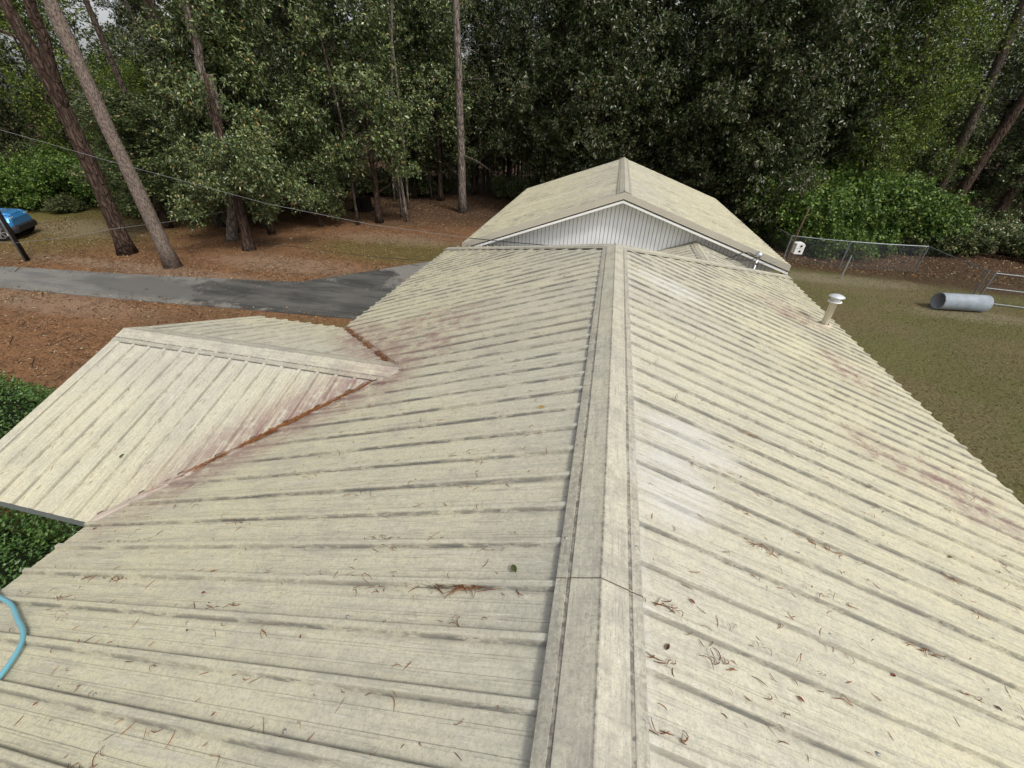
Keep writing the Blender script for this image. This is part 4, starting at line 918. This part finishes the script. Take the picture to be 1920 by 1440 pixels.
# bamboo-like stems in the gap
gb = G(); gb.tube([(0, 0, 0), (.05, 0, 3.5), (.0, .08, 7.5), (.25, .1, 11)], [.045, .042, .035, .012], 6)
for z_ in np.arange(.4, 9, .42): gb.lathe([(.044, -.012), (.052, 0), (.044, .012)], (.03*math.sin(z_), .0, z_), 6)
bmesh_ = mesh('stem', gb.V, gb.F, plain('bamboo', (.10, .095, .06), .5, .4, 0, .3, 2))
rs = np.random.RandomState(77); lob = [(rs.normal()*.35, rs.normal()*.35, z_, .55) for z_ in np.linspace(5.5, 11, 9)]
V, F = foliage(rs, lob, 150, 8, .16, .03); bleaf = mesh('leaves', V, F, M['dull'])
for k in range(70):
    o = empty('bamboo', (q.uniform(-12.2, -3.8), q.uniform(36, 41), 0), 'thin upright bamboo stem in the dark gap by the pale trunk', 'bamboo', 'bamboo thicket', q.uniform(0, 6.28), q.uniform(.8, 1.15))
    o.rotation_euler.x = q.gauss(0, .03); link('stem', bmesh_, o); link('leaves', bleaf, o)
for k in range(26):
    x_ = q.choice((q.uniform(-30, -13), q.uniform(-8, 8), q.uniform(9, 26))); plant('undergrowth', x_, q.uniform(32, 36), 'ragged dark bush on the floor of the wood', 'bushes in the wood', q.uniform(.7, 1.2))
# far mass of woodland
rs = np.random.RandomState(5); nn = 32000
th = rs.uniform(-1.35, 1.25, nn); rr = rs.uniform(58, 80, nn); z_ = rs.uniform(0, 1, nn)**1.2*10
z_ *= .8+.35*np.sin(th*23)*np.sin(th*9+1)
P = np.stack([rr*np.sin(th), rr*np.cos(th), np.maximum(z_, .1)], 1); A = unit(rs.normal(size=(nn, 3))); Nn = unit(rs.normal(size=(nn, 3))+np.array([0, 0, .6]))
V, F = leaves(P, A, Nn, rs.uniform(.35, .75, nn), rs.uniform(.2, .4, nn))
tag(part('distant_wood', V, F, M['dull']), 'hazy olive mass of far woodland', 'woodland', kind='stuff')

# clipped hedges by the porch
def hedge(name, x0, x1, y0, y1, h, nleaf, seed, label):
    rs = np.random.RandomState(seed); o = empty(name, ((x0+x1)/2, (y0+y1)/2, 0), label, 'hedge'); cx, cy = (x1-x0)/2, (y1-y0)/2
    d = rs.normal(size=(nleaf, 3)); d[:, 2] = np.abs(d[:, 2])*1.1; mx = (np.abs(d)**4).sum(1)**.25; S_ = d/mx[:, None]
    r = rs.uniform(.86, 1.02, (nleaf, 1)); bump = np.array([1+.10*mnoise.noise((a*2.2*cx, b*2.2*cy, c*2+seed)) for a, b, c in S_])[:, None]
    P = S_*r*bump*np.array([cx, cy, h]); A = unit(S_*.6+rs.normal(size=(nleaf, 3))*.7); Nn = unit(S_+np.array([0, 0, .6])+rs.normal(size=(nleaf, 3))*.5)
    V, F = leaves(P, A, Nn, rs.uniform(.035, .07, nleaf), rs.uniform(.022, .04, nleaf)); link('foliage', mesh('foliage', V, F, M['hedge']), o)
    g = G(); n_ = 10; V = []; F = []
    for i in range(7):
        z = i/6; k_ = (1-z**4)**.25 if z < 1 else 0.05
        for k in range(16):
            t = k/16*6.283; e = (abs(math.cos(t))**4+abs(math.sin(t))**4)**-.25; V.append((.84*cx*k_*e*math.cos(t), .84*cy*k_*e*math.sin(t), z*h*.84))
    for i in range(6):
        for k in range(16): F.append((i*16+k, i*16+(k+1) % 16, (i+1)*16+(k+1) % 16, (i+1)*16+k))
    link('twigs', mesh('twigs', V, F, plain('hedge_core', (.012, .018, .008), .95, .05)), o)
hedge('clipped_hedge', -9.6, -4.75, -1.6, 2.55, .98, 34000, 1, 'clipped green hedge in the corner between porch and main eave')
hedge('clipped_hedge', -13.6, -9.75, 1.2, 5.0, 1.0, 26000, 2, 'rounded green hedge on the straw beyond the porch end')

# ground cover: leaf litter, needles, lawn blades
def cover(name, n_, fx, L, Wd, mt, label, seed, flat=.35, z=.012, cat='ground cover'):
    rs = np.random.RandomState(seed); P = fx(rs, n_); n_ = len(P)
    A = unit(np.stack([rs.normal(size=n_), rs.normal(size=n_), rs.normal(size=n_)*flat], 1)); A[:, 2] = np.abs(A[:, 2])
    V, F = leaves(P+np.array([0, 0, z]), A, unit(np.array([0, 0, 1.])+rs.normal(size=(n_, 3))*flat), rs.uniform(.6, 1.3, n_)*L, rs.uniform(.6, 1.3, n_)*Wd)
    tag(part(name, V, F, mt), label, cat, kind='stuff')
def off_drive(P):
    yn = np.interp(P[:, 0], [p[0] for p in near], [p[1] for p in near]); yf = np.interp(P[:, 0], [p[0] for p in far], [p[1] for p in far])
    m_ = np.random.RandomState(len(P)).exponential(.16, len(P))
    on = (P[:, 1] > yn+m_-.03) & (P[:, 1] < yf-m_+.03) & (P[:, 0] < -4.4); P = P.copy(); P[(P[:, 1] > yn) & (P[:, 1] < yf) & (P[:, 0] < -4.4), 2] = .036
    return P[~on]
def fx_left(rs, n_):
    P = np.stack([rs.uniform(-30, -4.2, n_), rs.uniform(3, 34, n_), np.zeros(n_)], 1); dens = np.array([mnoise.noise((a*.5, b*.5, 0)) for a, b in P[:, :2]])
    return off_drive(P[rs.uniform(-.6, .6, n_) < dens+.25])
cover('leaf_litter', 120000, fx_left, .075, .036, M['litter'], 'brown pine straw and fallen leaves covering the yard by the driveway', 1)
def fx_floor(rs, n_): P = np.stack([rs.uniform(5, 30, n_), rs.uniform(21.5, 36, n_), np.zeros(n_)], 1); return P
cover('wood_floor_litter', 22000, fx_floor, .10, .055, M['litter'], 'dead leaves on the shaded floor beyond the fence', 2)
def fx_lawn(rs, n_):
    P = np.stack([rs.uniform(4.2, 24, n_), rs.uniform(3, 23, n_), np.zeros(n_)], 1); dens = np.array([mnoise.noise((a*.35, b*.35, 9)) for a, b in P[:, :2]])
    return P[rs.uniform(-.9, .6, n_) < dens+.2]
cover('lawn_grass', 110000, fx_lawn, .06, .014, M['grass'], 'thin olive winter lawn beside the house', 3, .9, .0)
def fx_strip(rs, n_):
    P = np.stack([rs.normal(-8.5, 2.4, n_), rs.normal(18.2, .9, n_), np.zeros(n_)], 1); return off_drive(P)
cover('grass_strip', 7000, fx_strip, .06, .012, M['grass'], 'green grass strip along the back of the driveway', 4, .9, .0)

V = []; F = []; q = random.Random(33)
for k in range(420):
    x_, y_ = q.uniform(-24, -5), q.uniform(4, 26)
    yn = float(np.interp(x_, [p[0] for p in near], [p[1] for p in near])); yf = float(np.interp(x_, [p[0] for p in far], [p[1] for p in far]))
    if yn-.3 < y_ < yf+.3 and q.random() < .75: continue
    zz = .05 if yn < y_ < yf else .018
    frag(V, F, Vector((x_, y_, zz)), Vector((1, 0, 0)), Vector((0, 1, 0)), Vector((0, 0, 1)), q.uniform(.15, .7), q.uniform(0, 6.28), q.gauss(0, .6), q.uniform(.006, .014))
tag(part('fallen_twigs', np.array([tuple(v) for v in V]), np.array(F), M['wood']), 'dead twigs strewn over the straw and driveway', 'twigs', kind='stuff')
